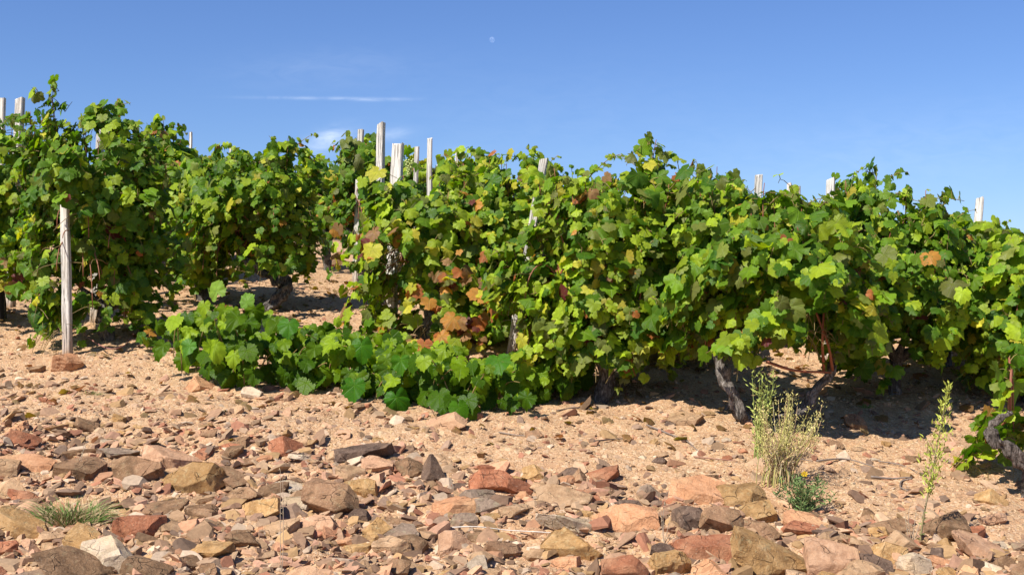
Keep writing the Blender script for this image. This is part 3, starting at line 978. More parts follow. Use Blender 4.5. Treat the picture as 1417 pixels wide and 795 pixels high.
# a pale unripe bunch on the vine behind the thin stake
gv = next(o for o in COL.objects if o.get('label', '').startswith('vine with pale grapes'))
bmg = bmesh.new()
gc = at(566, 229, 10.45) - gv.location
for k in range(34):
    t_ = k / 34
    a_ = k * 2.4
    r_ = .034 * (1 - t_ * .8)
    mt_ = Matrix.Translation(gc + Vector((math.cos(a_) * r_, math.sin(a_) * r_, .05 - t_ * .13)))
    bmesh.ops.create_icosphere(bmg, subdivisions=2, radius=.0095, matrix=mt_)
gme = bpy.data.meshes.new('grape_bunch'); bmg.to_mesh(gme); bmg.free()
gme.polygons.foreach_set('use_smooth', [True] * len(gme.polygons))
mg_, tg_ = new_mat('grape_skin')
gp_ = tg_.add('ShaderNodeBsdfPrincipled', inp={'Base Color': (.38, .44, .12, 1), 'Roughness': .4})
go_ = tg_.add('ShaderNodeOutputMaterial'); tg_.l.new(gp_.outputs[0], go_.inputs[0])
link('grape_bunch', gme, mg_, gv)
# ------------------------------------------------------------------ the low creeping vine
def creeping_vine():
    base = gp(470, 545)
    root = empty('creeping_vine', base)
    tag(root, 'low creeping vine with big glossy fresh green leaves on the stony ground', 'vine')
    B = np.array(tuple(base))
    LP, LN, LT, LS, LC = [], [], [], [], []
    st = Tubes()
    # crown height along the sprawl, in photo positions: (column, ground row, top row)
    prof = [(245, 520, 450), (285, 540, 424), (320, 548, 415), (370, 546, 436), (420, 548, 452), (470, 552, 462), (520, 560, 462), (570, 572, 474),
            (620, 582, 490), (660, 586, 505), (705, 578, 502), (760, 566, 505), (800, 548, 518)]
    xs = np.array([p[0] for p in prof]); gr = np.array([p[1] for p in prof]); tp = np.array([p[2] for p in prof])
    fr = random.Random(4)
    stem_ends = []
    for k in range(175):
        px = fr.uniform(248, 798)
        g = np.interp(px, xs, gr); t = np.interp(px, xs, tp)
        if px > 560 and fr.random() < .22: continue
        Yf = gp(px, g).y
        y = Yf + .10 + fr.uniform(0, .42)
        x = (px - CX) / F_PX * y
        zg = T(x, y)
        hmax = EYE + (CY - t) / F_PX * Yf - T((px - CX) / F_PX * Yf, Yf)
        h = hmax * fr.uniform(.25, .85) * (1 - .35 * max(0, (y - Yf - .3)))
        p0 = np.array((x + fr.uniform(-.12, .12), y + fr.uniform(-.05, .1), zg + .02))
        p3 = np.array((x, y - fr.uniform(0, .10), zg + h))
        path = bez(p0, p0 + np.array((0, 0, h * .6)), p3 + np.array((fr.uniform(-.06, .06), .03, .02)), p3, 7)
        st.add(path - B, np.linspace(.004, .002, 7), 4, 0, (.22, .15, .05), 0, False)
        for m in range(fr.randint(3, 5)):
            q = path[min(6, 2 + m + fr.randint(0, 1))] + np.array((fr.gauss(0, .045), fr.gauss(0, .04) - .02, fr.gauss(0, .015)))
            q[2] = max(q[2], T(q[0], q[1]) + .07)
            LP.append(q - B)
            LN.append(unit(np.array((fr.gauss(0, .32), -.78 + fr.gauss(0, .25), .30 + fr.gauss(0, .28))) + .25 * SUNV))
            LT.append(np.array((fr.gauss(0, .35), -.12 + fr.gauss(0, .25), -.95)))
            LS.append(.060 * fr.choice((.55, .75, .9, 1, 1.1, 1.25)))
            k2 = fr.random() ** 1.9
            c = np.array((.036, .086, .002)) * (1 - k2) + np.array((.150, .240, .004)) * k2
            if fr.random() < .30: c = np.array((.22, .32, .014)) * fr.uniform(.7, 1.1)
            LC.append(c)
    # a fringe of leaves lying forward over the stones, and the big upright one
    for k in range(85):
        px = fr.uniform(252, 765)
        g = np.interp(px, xs, gr)
        p = gp(px, g - fr.uniform(2, 20))
        p.z += fr.uniform(.05, .10)
        LP.append(np.array(tuple(p)) - B)
        LN.append(unit(np.array((fr.gauss(0, .3), -.75, .5 + fr.gauss(0, .2)))))
        LT.append(np.array((fr.gauss(0, .35), -.45, -.8)))
        LS.append(.075 * fr.choice((.5, .7, .9, 1, 1.15)))
        k2 = fr.random() ** 1.9
        LC.append(np.array((.036, .086, .002)) * (1 - k2) + np.array((.155, .245, .004)) * k2)
    for (px, py, dy, s, n, tpv, col) in (
            (490, 555, -.02, .085, (.05, -.9, .35), (.05, -.1, -1), (.040, .135, .005)), (548, 572, -.02, .085, (.15, -.85, .4), (.2, -.2, -1), (.035, .12, .005)),
            (500, 500, .12, .088, (.1, -.85, .4), (0.05, -.2, -1), (.045, .14, .005)), (555, 520, .08, .07, (.1, -.8, .5), (.1, -.2, -1), (.05, .14, .005)),
            (635, 585, -.02, .075, (.3, -.8, .4), (.1, -.1, -1), (.06, .16, .006)), (690, 520, .15, .08, (-.1, -.7, .6), (.2, -.1, -1), (.045, .14, .005)),
            (300, 425, .25, .09, (-.35, -.75, .2), (-.5, 0, .75), (.17, .27, .035)), (342, 440, .25, .06, (-.3, -.8, .3), (-.3, 0, .6), (.13, .24, .03)),
            (400, 470, .15, .075, (0, -.8, .5), (0, -.3, -1), (.045, .14, .005)), (262, 500, .05, .07, (-.4, -.8, .4), (-.3, 0, -1), (.07, .18, .02))):
        yy_ = gp(px, np.interp(px, xs, gr)).y + dy
        LP.append(np.array(tuple(at(px, py - 22, yy_))) - B); LN.append(unit(np.array(n, float))); LT.append(np.array(tpv, float)); LS.append(s); LC.append(np.array(col))
    # runners along the ground
    for k in range(4):
        pts = []
        for px in np.linspace(260, 770, 9):
            p = gp(px, np.interp(px, xs, gr) - 14 - 6 * k)
            pts.append((p.x, p.y + .06, p.z + .03 + fr.uniform(0, .05)))
        st.add(spline(pts, 40) - B, .006, 6, 0, (.24, .12, .06), k)
    link('foliage', build_leaves('foliage', LP, LN, LT, LS, LC, 'round'), M_LEAF_GLOSSY, root)
    link('runners', st.mesh('runners'), M_CANE, root)


creeping_vine()

# ------------------------------------------------------------------ stones
ROCKS = {
    'terracotta': mat_rock('rock_terracotta', (0.186, 0.064, 0.030), (0.382, 0.143, 0.068), (0.522, 0.237, 0.121), vein=(0.454, 0.243, 0.128)),
    'pink': mat_rock('rock_pink', (0.335, 0.175, 0.096), (0.518, 0.293, 0.166), (0.634, 0.402, 0.250), vein=(0.538, 0.322, 0.176)),
    'salmon': mat_rock('rock_salmon', (0.359, 0.160, 0.075), (0.564, 0.277, 0.134), (0.691, 0.391, 0.217), vein=(0.582, 0.343, 0.173)),
    'ochre': mat_rock('rock_ochre', (0.206, 0.107, 0.037), (0.421, 0.244, 0.096), (0.570, 0.358, 0.173), .2, vein=(0.455, 0.244, 0.085)),
    'tan': mat_rock('rock_tan', (0.248, 0.142, 0.073), (0.462, 0.284, 0.153), (0.600, 0.397, 0.235), .12, vein=(0.453, 0.264, 0.127)),
    'brown': mat_rock('rock_brown', (0.092, 0.048, 0.023), (0.243, 0.137, 0.068), (0.398, 0.240, 0.130), .1, vein=(0.367, 0.204, 0.110)),
    'dark': mat_rock('rock_dark', (0.053, 0.033, 0.024), (0.120, 0.074, 0.050), (0.225, 0.147, 0.100), vein=(0.226, 0.137, 0.084)),
    'grey': mat_rock('rock_grey', (0.150, 0.098, 0.064), (0.278, 0.192, 0.130), (0.416, 0.299, 0.212), .2, vein=(0.366, 0.225, 0.131)),
    'cream': mat_rock('rock_cream', (0.341, 0.246, 0.157), (0.532, 0.403, 0.274), (0.668, 0.532, 0.388), .25, vein=(0.556, 0.393, 0.225)),
}


def rock_mesh(w_, d_, h_, seed, style, detail=2):
    """a broken piece of rock: a box split by random fracture planes"""
    r_ = random.Random(seed)
    bm = bmesh.new()
    bmesh.ops.create_cube(bm, size=1.0)
    cuts = []
    if style == 'slab':
        for k in range(5):
            a = 2 * math.pi * (k + r_.uniform(-.35, .35)) / 5
            cuts.append((Vector((math.cos(a), math.sin(a), r_.uniform(-.35, .45))), r_.uniform(.34, .47)))
        for k in range(2):
            cuts.append((Vector((r_.uniform(-.6, .6), r_.uniform(-.7, .2), 1)), r_.uniform(.26, .40)))
    elif style == 'round':
        for k in range(15):
            cuts.append((Vector((r_.gauss(0, 1), r_.gauss(0, 1), r_.gauss(0, 1))), r_.uniform(.40, .48)))
    elif style == 'wedge':
        a = r_.uniform(-.5, .5)
        cuts.append((Vector((math.cos(a), math.sin(a) - .3, .9)), r_.uniform(.08, .2)))
        cuts.append((Vector((-math.cos(a) * .8, -.4, .8)), r_.uniform(.16, .28)))
        for k in range(5):
            cuts.append((Vector((r_.gauss(0, 1), r_.gauss(0, 1), r_.gauss(0, .6))), r_.uniform(.34, .46)))
    else:
        for k in range(8):
            cuts.append((Vector((r_.gauss(0, 1), r_.gauss(0, 1), r_.gauss(0, .8))), r_.uniform(.33, .46)))
        cuts.append((Vector((r_.uniform(-.5, .5), -.6, 1)), r_.uniform(.24, .36)))
    for nrm, dist in cuts:
        nrm = nrm.normalized()
        bmesh.ops.bisect_plane(bm, geom=bm.verts[:] + bm.edges[:] + bm.faces[:], plane_co=nrm * dist, plane_no=nrm, clear_outer=True)
        bmesh.ops.delete(bm, geom=[f for f in bm.faces], context='FACES_ONLY')
        bmesh.ops.remove_doubles(bm, verts=bm.verts, dist=.003)
        bmesh.ops.convex_hull(bm, input=bm.verts)
        bmesh.ops.delete(bm, geom=[v for v in bm.verts if not v.link_faces], context='VERTS')
    bmesh.ops.dissolve_limit(bm, angle_limit=.02, verts=bm.verts, edges=bm.edges)
    bmesh.ops.scale(bm, vec=(w_ * 1.12, d_ * 1.12, h_ * 1.12), verts=bm.verts)
    m_ = max(w_, d_)
    if detail:
        bmesh.ops.bevel(bm, geom=list(bm.edges), offset=min(w_, d_, h_) * .02, segments=1, affect='EDGES', profile=.5)
        bmesh.ops.triangulate(bm, faces=bm.faces)
        for q in range(detail + 1):
            ed = [e for e in bm.edges if e.calc_length() > m_ * (.30, .16, .10)[q]]
            if ed:
                bmesh.ops.subdivide_edges(bm, edges=ed, cuts=1)
                bmesh.ops.triangulate(bm, faces=bm.faces)
        bm.normal_update()
        sx = seed % 97
        lay = r_.uniform(9, 16)
        for v in bm.verts:
            c = v.co / m_
            k = float(vnoise(c.x * 4 + sx, c.y * 4 + c.z * 6, seed % 31)) * .026 + float(vnoise(c.x * 11 + sx, c.y * 11 - c.z * 13, seed % 29)) * .022
            # bedding ledges on the broken sides
            k += (1 - abs(v.normal.z)) * .030 * float(vnoise(c.x * 1.5 + sx, c.z * lay * 1.8, seed % 23))
            v.co += v.normal * k * m_
    bmesh.ops.rotate(bm, cent=(0, 0, 0), matrix=Matrix.Rotation(r_.uniform(-.30, .30), 3, 'Y') @ Matrix.Rotation(r_.uniform(-.10, .38), 3, 'X'), verts=bm.verts)
    me = bpy.data.meshes.new('stone')
    bm.to_mesh(me); bm.free()
    me.polygons.foreach_set('use_smooth', [True] * len(me.polygons))
    if detail:
        me.set_sharp_from_angle(angle=math.radians(13))
    return me


PLACED = []     # (x, y, radius) of stones already laid
INFO = []       # hero stones for describing the smaller ones
GROUP_S = 'loose stones on the vineyard ground'


def stone(p, w_, d_, h_, colour, style, seed, label, yaw=None, sink=.25):
    me = rock_mesh(w_, d_, h_, seed, style)
    o = link('stone', me, ROCKS[colour], None, (p.x, p.y, p.z + h_ * (.5 - sink)))
    o.rotation_euler = (0, 0, random.uniform(-.5, .5) if yaw is None else yaw)
    tag(o, label, 'stone', GROUP_S)
    PLACED.append((p.x, p.y, max(w_, d_) * .5))
    return o


# (column, bottom row, width px, visible height px, colour, shape, short name, label)
HERO = [
    (265, 684, 84, 42, 'ochre', 'block', 'big ochre block', 'big ochre block with a dark face on its right, left part of the stony strip'),
    (192, 682, 60, 48, 'brown', 'block', 'pinkish brown block', 'pinkish brown block standing against the big ochre block'),
    (238, 650, 72, 34, 'pink', 'slab', 'pale pink slab', 'pale pink slab lying just behind the big ochre block'),
    (112, 664, 66, 32, 'brown', 'slab', 'reddish brown slab', 'reddish brown slab behind the dry grass tuft'),
    (34, 754, 76, 48, 'ochre', 'slab', 'yellow ochre slab', 'yellow ochre slab at the left edge in front of the grass tuft'),
    (164, 792, 90, 48, 'cream', 'wedge', 'pale cream stone', 'pale cream grey stone in the lower left, brightest big stone there'),
    (100, 806, 100, 44, 'brown', 'slab', 'brown slab at the lower left', 'wide brown slab left of the pale cream stone, cut by the bottom edge'),
    (36, 658, 70, 30, 'salmon', 'slab', 'flat orange pink slab', 'flat orange pink slab at the left edge of the stony strip'),
    (8, 772, 34, 24, 'terracotta', 'block', 'reddish corner stone', 'reddish stone at the left edge below the yellow ochre slab'),
    (500, 634, 80, 20, 'dark', 'slab', 'long dark slab', 'long dark brown slab lying flat below the creeping vine'),
    (521, 656, 52, 24, 'pink', 'slab', 'pink bar stone', 'pale pink bar shaped stone against the long dark slab'),
    (600, 678, 34, 44, 'dark', 'wedge', 'dark upright wedge', 'dark upright wedge of rock in the middle of the stony strip'),
    (570, 668, 34, 30, 'brown', 'block', 'brown block beside the wedge', 'brown block leaning on the left of the dark upright wedge'),
    (680, 686, 54, 36, 'terracotta', 'block', 'speckled red rock', 'speckled red rock right of the dark upright wedge'),
    (634, 716, 64, 30, 'salmon', 'slab', 'salmon slab', 'bright salmon slab in front of the speckled red rock'),
    (462, 718, 72, 46, 'brown', 'block', 'wide brown wedge', 'wide brown rock with a sunny left face, in front of the long dark slab'),
    (500, 692, 44, 28, 'ochre', 'round', 'olive ochre stone', 'olive ochre stone at the upper right of the wide brown rock'),
    (410, 702, 42, 20, 'cream', 'slab', 'pale lichen stone', 'pale lichen covered flat stone left of the wide brown rock'),
    (436, 738, 54, 26, 'pink', 'slab', 'pink slab in front', 'pink slab in front of the wide brown rock'),
    (497, 726, 28, 22, 'dark', 'round', 'small rounded dark stone', 'rounded dark stone touching the right of the wide brown rock'),
    (522, 752, 38, 32, 'ochre', 'block', 'ochre cube stone', 'ochre cube like stone left of the grey slab'),
    (554, 762, 48, 36, 'grey', 'slab', 'grey slab', 'smooth grey slab tilted to the viewer, lower middle'),
    (628, 766, 50, 28, 'pink', 'wedge', 'dusty pink stone', 'dusty pink stone at the left end of the pale straw'),
    (640, 730, 40, 22, 'grey', 'slab', 'grey brown slab', 'grey brown slab below the salmon slab'),
    (790, 738, 92, 30, 'cream', 'slab', 'long cream slab', 'long cream slab, the palest stone in the middle of the strip'),
    (866, 746, 76, 46, 'salmon', 'block', 'pink tan rock', 'pink tan rock right of the long cream slab'),
    (800, 780, 96, 44, 'ochre', 'wedge', 'big ochre boulder', 'big ochre brown boulder overhanging its shadow, lower middle'),
    (960, 738, 48, 34, 'dark', 'round', 'black rounded rock', 'black rounded rock, darkest stone right of the middle'),
    (975, 768, 90, 28, 'terracotta', 'slab', 'red brown slab', 'red brown slab in front of the black rounded rock'),
    (830, 668, 46, 20, 'terracotta', 'slab', 'flat red stone', 'flat red stone above a dark hollow behind the long cream slab'),
    (803, 676, 24, 28, 'brown', 'wedge', 'upright brown chip', 'upright brown chip at the left of the flat red stone'),
    (746, 670, 46, 26, 'ochre', 'wedge', 'ochre wedge', 'ochre wedge with a dark right end, left of the upright brown chip'),
    (776, 706, 76, 30, 'tan', 'slab', 'flat tan slab', 'flat tan slab behind the long cream slab'),
    (739, 746, 34, 18, 'pink', 'round', 'small pink stone', 'small rounded pink stone left of the long cream slab'),
    (970, 700, 76, 40, 'salmon', 'slab', 'half buried red slab', 'half buried reddish slab behind the black rounded rock'),
    (1070, 806, 110, 52, 'ochre', 'block', 'bottom ochre boulder', 'ochre brown boulder cut by the bottom edge right of the middle'),
    (1150, 806, 62, 50, 'pink', 'block', 'pink corner block', 'angular pink block beside the bottom ochre boulder'),
    (1212, 804, 52, 34, 'dark', 'slab', 'dark bottom slab', 'dark grey brown slab right of the angular pink block'),
    (1050, 730, 42, 30, 'ochre', 'block', 'ochre tan block', 'ochre tan block below the small green plant'),
    (990, 806, 60, 36, 'salmon', 'wedge', 'salmon bottom wedge', 'salmon wedge left of the bottom ochre boulder'),
    (928, 798, 50, 36, 'ochre', 'round', 'lichen speckled stone', 'lichen speckled ochre stone below the red brown slab'),
    (1372, 702, 42, 22, 'ochre', 'wedge', 'ochre wedge by the crooked arm', 'ochre wedge lying below the crooked vine arm'),
    (1376, 726, 34, 14, 'pink', 'round', 'pale flat pebble', 'pale pink flat pebble in front of the right edge wedge'),
    (274, 548, 42, 30, 'salmon', 'wedge', 'triangular pink stone', 'triangular pink stone at the left end of the creeping vine'),
    (350, 554, 28, 18, 'cream', 'block', 'pale chunk', 'pale chunk touching the front of the creeping vine'),
    (96, 514, 38, 22, 'salmon', 'round', 'orange stone at the stake', 'orange pink stone at the foot of the bare left stake'),
    (1184, 598, 26, 26, 'brown', 'block', 'shaded brown stone', 'brown stone in the shade under the two trunked vine'),
    (950, 588, 44, 16, 'tan', 'slab', 'tan slab under the vine', 'flat tan slab at the edge of shade under the broad vine'),
    (616, 594, 56, 18, 'pink', 'slab', 'pale slab by the vine', 'pale slab in front of the right half of the creeping vine'),
    (722, 690, 44, 26, 'terracotta', 'block', 'rust red lump', 'rust red lump between the speckled red rock and the flat tan slab'),
    (1262, 800, 46, 34, 'cream', 'round', 'lichen yellow stone', 'lichen yellow round stone at the bottom below the tall thin weed'),
    (1300, 792, 40, 22, 'salmon', 'slab', 'salmon slab at the bottom right', 'salmon slab right of the lichen yellow round stone'),
    (320, 672, 56, 24, 'brown', 'slab', 'flat brown slab', 'flat brown slab at the right foot of the big ochre block'),
    (385, 740, 52, 20, 'tan', 'slab', 'flat tan stone', 'flat tan stone left of the pink slab'),
    (285, 770, 60, 22, 'ochre', 'slab', 'ochre plate', 'ochre plate right of the pale cream stone'),
    (335, 758, 44, 22, 'brown', 'block', 'brown corner stone', 'brown block at the right of the ochre plate'),
    (240, 742, 52, 22, 'tan', 'slab', 'tan plate', 'tan plate behind the pale cream stone'),
    (700, 772, 52, 22, 'brown', 'slab', 'brown plate', 'brown plate left of the big ochre brown boulder'),
    (896, 690, 34, 18, 'grey', 'wedge', 'small grey wedge', 'small pale grey wedge between the flat red stone and the half buried slab'),
    (1110, 742, 48, 20, 'terracotta', 'slab', 'thin red plate', 'thin red plate beside the ochre tan block'),
    (1150, 752, 40, 18, 'tan', 'block', 'tan block', 'tan block right of the thin red plate'),
]
hr = random.Random(5)
for i, (px, pb, wp, hp_, colr, style, short, lab) in enumerate(HERO):
    p = gp(px, pb - hp_ * .30)
    s = p.y / F_PX
    wd = wp * s
    h_ = hp_ * s * (.78 if style != 'slab' else .62)
    d_ = wd * hr.uniform(.55, .8) if style == 'slab' else min(wd * .8, max(h_ * 1.2, wd * .5))
    stone(p, wd, d_, h_ * 1.25, colr, style, 900 + i, lab, hr.uniform(-.35, .35), .26)
    INFO.append((px, pb - hp_ * .5, short))

SHAPE_W = {'slab': ('flat', 'slab'), 'block': ('angular', 'block'), 'wedge': ('pointed', 'stone'), 'round': ('rounded', 'stone')}
COL_W = {'terracotta': 'red', 'pink': 'pink', 'salmon': 'orange', 'ochre': 'ochre', 'tan': 'tan', 'brown': 'brown', 'dark': 'dark', 'grey': 'grey', 'cream': 'pale'}
used = {}
count = 0
tries = 0
lr = random.Random(77)
TARGET_N = 300 - len(HERO)
while count < TARGET_N and tries < 20000:
    tries += 1
    px = lr.uniform(-10, 1427)
    edge = np.interp(px, [0, 350, 700, 1000, 1417], [585, 608, 640, 690, 745])     # where the stony strip begins
    if lr.random() < .84:
        py = edge + (820 - edge) * lr.random() ** .85
        big = lr.choice((.055, .06, .07, .08, .09, .105, .125, .15))
    else:
        py = lr.uniform(500 + .08 * px, edge)
        big = lr.choice((.035, .04, .05, .06))
    if (1040 < px < 1150 and 600 < py < 720) or (40 < px < 160 and 672 < py < 735): continue
    p = gp(px, py)
    if any((p.x - a) ** 2 + (p.y - b) ** 2 < (r * .60 + big * .32) ** 2 for a, b, r in PLACED): continue
    style = lr.choice(('slab', 'slab', 'slab', 'block', 'block', 'wedge', 'round'))
    colr = lr.choice(('terracotta', 'terracotta', 'pink', 'salmon', 'ochre', 'ochre', 'tan', 'tan', 'tan', 'tan', 'brown', 'brown', 'brown', 'brown', 'grey', 'dark', 'cream'))
    w_ = big * lr.uniform(.85, 1.2)
    h_ = w_ * {'slab': .27, 'block': .52, 'wedge': .55, 'round': .5}[style] * lr.uniform(.8, 1.2)
    d_ = w_ * lr.uniform(.55, .95)
    # describe it by look and by the nearest large stone
    k = min(range(len(INFO)), key=lambda q: (INFO[q][0] - px) ** 2 + 4 * (INFO[q][1] - py) ** 2)
    dx, dy = px - INFO[k][0], (py - INFO[k][1]) * 2
    rel = ('right of' if dx > 0 else 'left of') if abs(dx) > abs(dy) else ('in front of' if dy > 0 else 'behind')
    size = 'tiny' if big < .045 else 'small' if big < .068 else 'middling' if big < .095 else 'large'
    ad, noun = SHAPE_W[style]
    far = (dx * dx + dy * dy) ** .5
    how = 'close' if far < 45 else 'a step' if far < 110 else 'well'
    lab = f'{size} {ad} {COL_W[colr]} {noun} {how} {rel} the {INFO[k][2]}'
    if lab in used: continue       # keep every description unique
    used[lab] = 1
    stone(p, w_, d_, h_, colr, style, 3000 + count, lab, None, .32)
    count += 1

# small gravel and chips nobody could count
tmpl = []
for k in range(16):
    me = rock_mesh(1, random.uniform(.55, .95), random.uniform(.2, .5), 50 + k, ('slab', 'block', 'wedge', 'slab')[k % 4], 0)
    bm = bmesh.new(); bm.from_mesh(me); bmesh.ops.triangulate(bm, faces=bm.faces)
    bm.verts.ensure_lookup_table()
    tmpl.append((np.array([tuple(v.co) for v in bm.verts]), np.array([[v.index for v in f.verts] for f in bm.faces])))
    bm.free(); bpy.data.meshes.remove(me)
N = 46000
NR = 9000
xs = rng.uniform(-1, 1, N + NR); ys = np.concatenate([3.3 + (rng.random(N) ** 1.25) * 6.2, 3.35 + rng.random(NR) ** 1.1 * 3.0])
xs = xs * (.46 * ys + .3)
edge_ = strip_edge(xs) - ys + .45 * vnoise(xs * 1.7, ys * 1.7, 12)
strip = edge_ > 0
sizes = np.where(strip, rng.choice([.006, .008, .012, .016, .022, .030, .040], N + NR, p=[.2, .22, .2, .16, .11, .07, .04]),
                 rng.choice([.005, .007, .010, .014, .020, .030], N + NR, p=[.30, .28, .20, .13, .065, .025]))
# broken chips that pave the stony strip
sizes[N:] = rng.choice([.028, .038, .050, .064, .082], NR, p=[.40, .30, .18, .08, .04])
keep = np.ones(N + NR, bool)
keep[N:] = (edge_[N:] > -.05) | (rng.random(NR) < np.where(xs[N:] < -.3, .32, .13))
xs, ys, sizes = xs[keep], ys[keep], sizes[keep]
N = len(xs)
PAL = np.array([(0.371, 0.144, 0.070), (0.498, 0.252, 0.142), (0.519, 0.283, 0.146), (0.510, 0.242, 0.115), (0.389, 0.220, 0.082), (0.452, 0.279, 0.147), (0.238, 0.131, 0.074), (0.290, 0.176, 0.108), (0.534, 0.373, 0.238), (0.495, 0.303, 0.167), (0.324, 0.186, 0.090), (0.281, 0.156, 0.083)])
cols = PAL[rng.integers(0, len(PAL), N)] * rng.uniform(.55, 1.12, (N, 1))
cols = cols * .82 + cols.mean(1)[:, None] * np.array((1.12, 1.0, .86)) * .18
sm = (sizes < .02)[:, None]
cols = np.where(sm, cols * .45 + np.array((.56, .37, .205)) * .55, cols)
zs = terrain(xs, ys)
Vs, Fs, Cs = [], [], []
base = 0
pick = rng.integers(0, len(tmpl), N)
for k, (tv, tf) in enumerate(tmpl):
    sel = np.nonzero(pick == k)[0]
    a = rng.uniform(0, 6.28, len(sel)); ca, sa = np.cos(a)[:, None], np.sin(a)[:, None]
    S = sizes[sel][:, None]
    x = (tv[None, :, 0] * ca - tv[None, :, 1] * sa) * S + xs[sel][:, None]
    y = (tv[None, :, 0] * sa + tv[None, :, 1] * ca) * S + ys[sel][:, None]
    tx, ty = rng.normal(0, .28, len(sel))[:, None], rng.normal(.12, .28, len(sel))[:, None]
    z = (x - xs[sel][:, None]) * tx + (y - ys[sel][:, None]) * ty + tv[None, :, 2] * S * rng.uniform(.7, 1.2, len(sel))[:, None] + zs[sel][:, None] + S * .09
    Vs.append(np.stack([x, y, z], -1).reshape(-1, 3))
    Fs.append((tf[None] + (base + np.arange(len(sel)) * len(tv))[:, None, None]).reshape(-1, 3))
    Cs.append(np.repeat(cols[sel], len(tv), 0)); base += len(sel) * len(tv)
gravel = link('gravel', np_mesh('gravel', np.concatenate(Vs), np.concatenate(Fs), np.concatenate(Cs), smooth=False), M_GRAVEL)
tag(gravel, 'pinkish gravel and stone chips scattered over the soil', 'gravel', kind='stuff')

# fallen dry leaves under the vines
LP, LN, LT, LS, LC = [], [], [], [], []
for k in range(1000):
    px = random.uniform(0, 1417); y = random.uniform(5.2, 10.0)
    x = (px - CX) / F_PX * y
    if y < 6.5 - .12 * x and random.random() < .6: continue
    LP.append((x, y, T(x, y) + .018)); LN.append((random.gauss(0, .35), random.gauss(-.1, .35), 1.0))
    LT.append((random.gauss(0, 1), random.gauss(0, 1), .1)); LS.append(random.uniform(.02, .048))
    LC.append(random.choice((BROWN * .8, RUST * .7, BROWN * 1.2, np.array((.26, .17, .09)))))
tag(link('fallen_leaves', build_leaves('fallen_leaves', LP, LN, LT, LS, LC, 'lo'), M_LEAF), 'brown dry leaves fallen under the vines', 'leaf litter', kind='stuff')

# ------------------------------------------------------------------ weeds, grass, twigs
G_ = (.20, .26, .06); YG = (.50, .44, .15); STRAW = (.50, .38, .20)


def herb(name, base, label, cat, stems, group=None):
    """stems: list of (path, r0, r1, colour, list of leaflet (pos, dir, len, wid, colour))"""
    root = empty(name, base)
    tag(root, label, cat, group)
    B = np.array(tuple(base))
    tb = Tubes(); LV, LF, LCc = [], [], []
    n = 0
    for path, r0, r1, c, lfs in stems:
        tb.add(np.array(path) - B, np.linspace(r0, r1, len(path)), 4, 0, c, 0, False)
        for (p, d, ln, wd, cc) in lfs:
            d = unit(np.array(d, float)); s_ = unit(np.cross(d, np.array((random.gauss(0, .5), -1, random.gauss(0, .5)))))
            p = np.array(p, float) - B
            up = np.cross(s_, d) * ln * .12
            LV += [p, p + d * ln * .45 + s_ * wd + up, p + d * ln, p + d * ln * .45 - s_ * wd + up]
            LF += [(n, n + 1, n + 2), (n, n + 2, n + 3)]; LCc += [cc] * 4; n += 4
    link('stems', tb.mesh('stems'), M_HERB, root)
    if LV:
        link('leaves', np_mesh('leaves', np.array(LV), np.array(LF), np.array(LCc)), M_HERB, root)
    return root


wr = random.Random(21)
# the bushy yellowish weed
b = gp(1078, 668)
st = []
for k in range(64):
    tx = 1040 + 100 * wr.random(); ty = 545 + 60 * wr.random() + abs(tx - 1085) * .25
    yv = b.y + wr.uniform(-.12, .12)
    e = np.array(tuple(at(tx, ty, yv)))
    s0 = np.array((b.x + wr.gauss(0, .035), b.y + wr.gauss(0, .03), b.z - .01))
    path = bez(s0, s0 + (0, 0, .10), e - (e - s0) * (.25, .25, .45), e, 10)
    c = wr.choice(((.40, .33, .13), (.44, .30, .16), (.36, .34, .10), (.50, .40, .22)))
    lf = []
    for q in range(3, 10):
        for m in range(9 if q > 5 else 2):
            p = path[q] + np.array((wr.gauss(0, .008), wr.gauss(0, .008), wr.gauss(0, .01)))
            lf.append((p, (wr.gauss(0, .7), wr.gauss(0, .7), .8), wr.uniform(.006, .015), wr.uniform(.0011, .0022), np.array(YG if q > 5 else STRAW) * wr.uniform(.7, 1.25)))
    st.append((path, .0022, .0009, c, lf))
herb('broom_weed', b, 'bushy yellow green weed with thin broom like stems by the grey trunks', 'weed', st)
# the taller upright weed beside it
b = gp(1050, 640)
st = []
for k in range(11):
    e = np.array(tuple(at(1050 + wr.gauss(6, 12), 515 + 30 * wr.random(), b.y + wr.uniform(-.04, .04))))
    s0 = np.array((b.x + wr.gauss(0, .01), b.y + wr.gauss(0, .01), b.z - .01))
    path = bez(s0, s0 + (0, 0, .15), e - np.array((0, 0, .12)), e, 12)
    lf = []
    for q in range(2, 12):
        for m in range(4):
            p = path[q] + np.array((wr.gauss(0, .012 if q > 6 else .006), wr.gauss(0, .01), wr.gauss(0, .012)))
            lf.append((p, (wr.gauss(0, .8), wr.gauss(0, .8), .7), wr.uniform(.012, .028), wr.uniform(.002, .004), np.array((.34, .38, .09)) * wr.uniform(.75, 1.4)))
    st.append((path, .003, .001, (.22, .27, .07), lf))
herb('tall_weed', b, 'upright pale green weed with budded tips left of the bushy yellow weed', 'weed', st)
